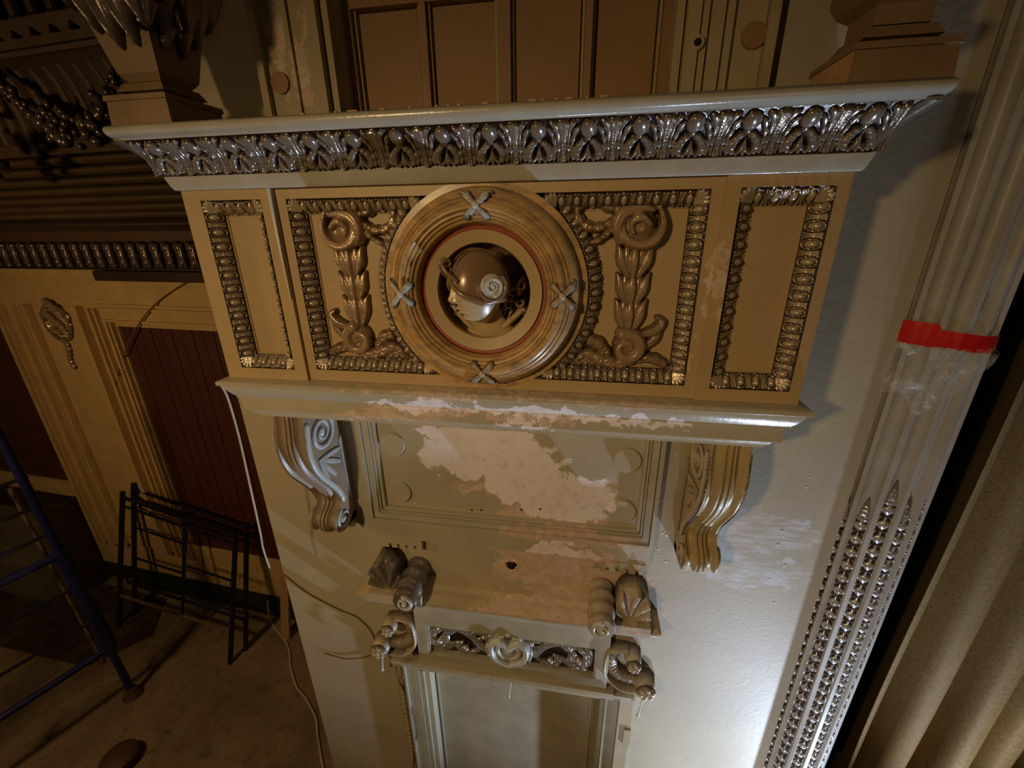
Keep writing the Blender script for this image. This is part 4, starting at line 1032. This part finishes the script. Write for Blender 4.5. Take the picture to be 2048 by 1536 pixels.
for i in range(30):
    x_ = -5.2+i*.17
    m = MB(BX); m.tube([(x_, .26, 1.28), (x_, .27, 1.45), (x_, .27, 1.62)], [.03, .05, .04], 8); m.build('baluster', M_box, TB, True)
    m = MB(BX); m.tube([(x_, .31, 1.15), (x_+.0, .318, 1.19)], [.022, .004], 6); m.build('bead_drop', M_boxd, TB)
# fruit garland
GA = thing('fruit_garland', BX(-1.7, .3, .6), 'dark bronze swag of fruit and flowers hanging across the opera box', 'garland')
sp_ = MB()
P = [[(math.sin(t)*math.cos(p), math.sin(t)*math.sin(p), math.cos(t)) for p in np.linspace(0, 2*PI, 12, endpoint=False)] for t in np.linspace(.02, PI-.02, 8)]
ME_f = bpy.data.meshes.new('fruit'); _V = [v for r in P for v in r]
sp_.grid(P, closev=True); ME_f.from_pydata(sp_.V, [], sp_.F); ME_f.materials.append(M_dark); shade(ME_f, 80)
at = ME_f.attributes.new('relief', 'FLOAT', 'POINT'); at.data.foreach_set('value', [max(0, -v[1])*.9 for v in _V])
for (xa, za), (xb, zb), sag, n_ in (((-1.00, .95), (-2.10, 1.0), .36, 150), ((-2.15, 1.0), (-3.5, .95), .36, 60)):
    for i in range(n_):
        q = random.random(); x_ = xa+(xb-xa)*q; th_ = .012+.06*math.sin(PI*q)
        z_ = za+(zb-za)*q-sag*math.sin(PI*q)**.8+random.gauss(0, th_*.7); r = random.uniform(.02, .045)*(.5+.5*math.sin(PI*q))
        o_ = link('fruit', ME_f, GA, None, BX(x_, .30+random.uniform(0, .05), z_)); o_.scale = (r, r, r*random.uniform(.8, 1.3))
# cartouche at the left
def cfn(U, V):
    h = np.zeros_like(U)
    for x_, z_, r, a in ((0, .1, .12, 0), (.15, .14, .07, 1), (-.15, .12, .08, 2), (.2, .03, .06, 3), (-.05, -.05, .1, 1), (.1, -.02, .06, 4)):
        h = np.maximum(h, stroke(U, V, spiral(x_, z_, r*.7, 1.1, r*.35, a, 1, .2, 14), .09, vein=.1, lobes=5))
    return h
o_ = relief('rose_cartouche', cfn, -.35, .35, -.2, .3, .01, lambda u, v, h: (-4.15+u, 1.25-h+.0, .38+v), M_box, None)
tag(o_, 'dim plaster cartouche of roses over the reeds at far left of the box', 'cartouche')
# dark leaf valance under the box, against the left wall
VA = thing('leaf_valance', LW(1.5, .1, -.42), 'dark peeling acanthus moulding running under the opera box', 'moulding')
MB(LW).box(-2.2, 8, -.02, .16, -.12, .02).build('upper_band', M_rust, VA); MB(LW).box(-2.2, 8, -.02, .05, -.38, -.12).build('dark_bed', M_foli2, VA)
MB(LW).box(-2.2, 1.1, -.02, .11, -.50, -.405).build('under_step', M_foli2, VA); MB(LW).box(1.1, 8, -.02, .09, -.47, -.395).build('under_step', M_cream, VA)
def lv(U, V):
    return np.maximum(stroke(U, V, [(0, -.12, .03), (.01, 0, .045), (.0, .1, .05)], .05, vein=.6, lobes=3), stroke(U, V, [(.06, -.12, .01), (.065, .0, .012), (.06, .1, .01)], .06, vein=0))
l0 = relief('leaf', lv, -.07, .08, -.13, .13, .008, lambda u, v, h: (E0.x+EU.x*(0-u)+EN.x*(.05+h), E0.y+EU.y*(0-u)+EN.y*(.05+h), -.25+v), M_dark, VA)
for i in range(1, 26):
    for sg in ((1,) if i > 6 else (1, -1)):
        o_ = l0.copy(); COL.objects.link(o_); o_.parent = VA; o_.location = l0.location+Vector((EU.x*.145*i*sg, EU.y*.145*i*sg, 0))

# ============================================================ FLOOR THINGS
m = MB(); m.add([(-7.0, 1.32, -4.895), (-5.66, 1.27, -4.895), (-5.25, 1.75, -4.895), (-5.6, 2.28, -4.895), (-7.2, 2.40, -4.895), (-9.2, 2.52, -4.895), (-9.5, 1.4, -4.895)], [(0, 1, 2, 3, 4, 5, 6)])
o = m.build('worn_carpet', M_rug); tag(o, 'dark ragged patch of old carpet on the floor by the left wall', 'carpet')
# two end frames leaning on the left wall
def scaffold_frame(a, b, ta, tb, lab, seed):
    """feet a,b ; tops ta,tb"""
    A, B, TA, TB_ = map(Vector, (a, b, ta, tb)); t = thing('scaffold_end_frame', A, lab, 'scaffold frame', 'scaffold frames leaning on the wall')
    r = .028
    P = lambda u, v: (A.lerp(B, u)).lerp(TA.lerp(TB_, u), v)
    MB().tube([P(0, 0), P(0, 1)], r, 12).build('leg', M_navy, t, True); MB().tube([P(1, 0), P(1, 1)], r, 12).build('leg', M_navy, t, True)
    MB().tube([P(0, .96), P(1, .96)], r*.8, 10).build('top_rail', M_navy, t, True); MB().tube([P(0, .90), P(1, .90)], r*.6, 10).build('top_rail', M_navy, t, True)
    MB().tube([P(0, .24), P(1, .24)], r*.7, 10).build('bottom_rail', M_steel if seed else M_navy, t, True)
    u = .46 if seed == 0 else .58
    MB().tube([P(u, .24), P(u, .92)], r*.6, 10).build('mid_post', M_navy, t, True)
    for v in ((.45, .68) if seed == 0 else (.40, .62)): MB().tube([P(0, v), P(u, v)] if seed == 0 else [P(u, v), P(1, v)], r*.5, 8).build('rung', M_navy, t, True)
    for q in (0, 1):
        for v in (.3, .63): MB().tube([P(q, v)+Vector((0, -.03, 0)), P(q, v)+Vector((0, -.06, 0))], .012, 8).build('lock_pin', M_steel, t)
scaffold_frame((-5.83, 1.80, -4.9), (-3.98, 1.58, -4.9), (-5.60, 2.26, -3.10), (-3.93, 2.10, -3.37), 'nearer navy steel scaffold end frame leaning on the wall', 1)
scaffold_frame((-5.80, 1.99, -4.9), (-3.92, 1.76, -4.9), (-5.50, 2.34, -3.02), (-3.86, 2.20, -3.32), 'navy steel scaffold end frame behind its twin, against the wall', 0)
# blue scaffold tower end cut by the left frame edge
ST = thing('scaffold_tower', (-4.78, 1.09, -4.9), 'tall blue scaffold tower side with worn steel pole at the lower left', 'scaffold tower')
D_ = Vector((-.35, -.93, 0)).normalized(); B0 = Vector((-4.78, 1.09, -4.9))
MB().tube([B0+Vector((0, 0, .0)), B0+Vector((-.02, -.04, 3.5))], .035, 12).build('post', M_blue, ST, True)
MB().tube([B0+D_*1.5, B0+D_*1.5+Vector((0, 0, 3.5))], .035, 12).build('post', M_blue, ST, True)
MB().tube([B0+Vector((-.10, -.05, .55)), B0+Vector((-.16, -.06, 2.75))], .018, 10).build('worn_pole', M_steel, ST, True)
for z, r, mt in ((.74, .034, M_blue), (1.15, .016, M_navy), (1.60, .016, M_navy), (2.0, .034, M_blue), (2.25, .016, M_navy), (2.55, .016, M_navy), (2.85, .016, M_navy)):
    MB().tube([B0+Vector((0, 0, z)), B0+D_*1.5+Vector((0, 0, z))], r, 10).build('rung' if r < .02 else 'rail', mt, ST, True)
MB().tube([B0+Vector((0, 0, .75)), B0+Vector((-.012, -.02, 2.05))], .062, 12).build('sleeve', M_blue, ST, True)
MB().tube([B0+D_*.95+Vector((0, 0, .74)), B0+D_*.95+Vector((0, 0, 1.2))], .03, 10).build('stub', M_blue, ST, True)
m = MB(); m.tube([B0+Vector((0, 0, -.0)), B0+Vector((0, 0, .03)), B0+Vector((0, 0, .12))], [.10, .08, .04], 14); m.build('foot_plate', M_rust, ST, True)
m = MB(); m.tube([(-4.25, .52, -4.9), (-4.25, .52, -4.80), (-4.25, .52, -4.78), (-4.25, .52, -4.775)], [.14, .15, .13, .02], 24)
tag(m.build('rusty_tin', M_rust, None, True, 50), 'round rust brown tin standing on the floor at the bottom edge', 'tin')
# timber offcut by the pier, cables
m = MB(); m.add([(-3.60, 1.98, -4.9), (-3.46, 1.95, -4.9), (-3.50, 2.2, -4.15), (-3.62, 2.22, -4.15), (-3.60, 2.02, -4.9), (-3.46, 1.99, -4.9), (-3.50, 2.23, -4.15), (-3.62, 2.25, -4.15)], [(0, 1, 2, 3), (7, 6, 5, 4), (0, 3, 7, 4), (1, 5, 6, 2), (3, 2, 6, 7), (0, 4, 5, 1)])
tag(m.build('timber_offcut', M_wood), 'pale timber board propped against the wall beside the pier', 'board')
m = MB(); c = cat([(-1.43, -.005, -.60), (-1.45, .03, -.68), (-1.467, .05, -.86), (-1.478, .05, -1.1), (-1.493, .05, -1.39), (-1.512, .06, -1.50), (-1.505, .06, -1.62)], 6)
m.tube([tuple(p) for p in c], .0045, 8); tag(m.build('hanging_cable', M_cable, None, True), 'white cable hanging from the shelf end down the pier edge', 'cable')
m = MB(); c = cat([(-3.9, 2.22, -4.6), (-3.86, 2.15, -4.88), (-3.45, 1.9, -4.89), (-3.2, 1.62, -4.89), (-3.0, 1.44, -4.89), (-2.82, 1.34, -4.89), (-2.6, 1.18, -4.89), (-2.49, 1.04, -4.89), (-2.3, .82, -4.89), (-2.1, .6, -4.89)], 6)
m.tube([tuple(p) for p in c], .012, 8); tag(m.build('floor_cable', M_cable, None, True), 'white cable snaking over the floor along the pier', 'cable')
m = MB(); c = cat([(-1.73, .365, -2.0), (-1.6, .362, -2.12), (-1.42, .362, -2.22), (-1.28, .362, -2.28), (-1.2, .362, -2.42), (-1.24, .362, -2.58), (-1.42, .362, -2.66), (-1.58, .362, -2.64)], 6)
m.tube([tuple(p) for p in c], .0035, 6); tag(m.build('looped_wire', M_wire, None, True), 'thin brown wire looping over the grey pier wall left of the door', 'wire')
m = MB(); c = cat([(-1.10, .33, -2.5), (-1.06, .325, -2.7), (-1.0, .325, -2.95), (-.98, .325, -3.2), (-1.03, .325, -3.5), (-1.08, .33, -3.9)], 6)
m.tube([tuple(p) for p in c], .0035, 6); tag(m.build('pink_string', M_wire, None, True), 'thin pinkish wire trailing down the left door architrave', 'wire')
m = MB(); c = cat([tuple(LW(-.0+.9*q, .06, -.5-.9*q+.35*math.sin(q*1.5))) for q in np.linspace(0, 1.6, 7)], 4)
m.tube([tuple(p) for p in c], .008, 6); tag(m.build('slack_wire', M_wire, None, True), 'thin slack wire drooping across the cream left wall rail', 'wire')
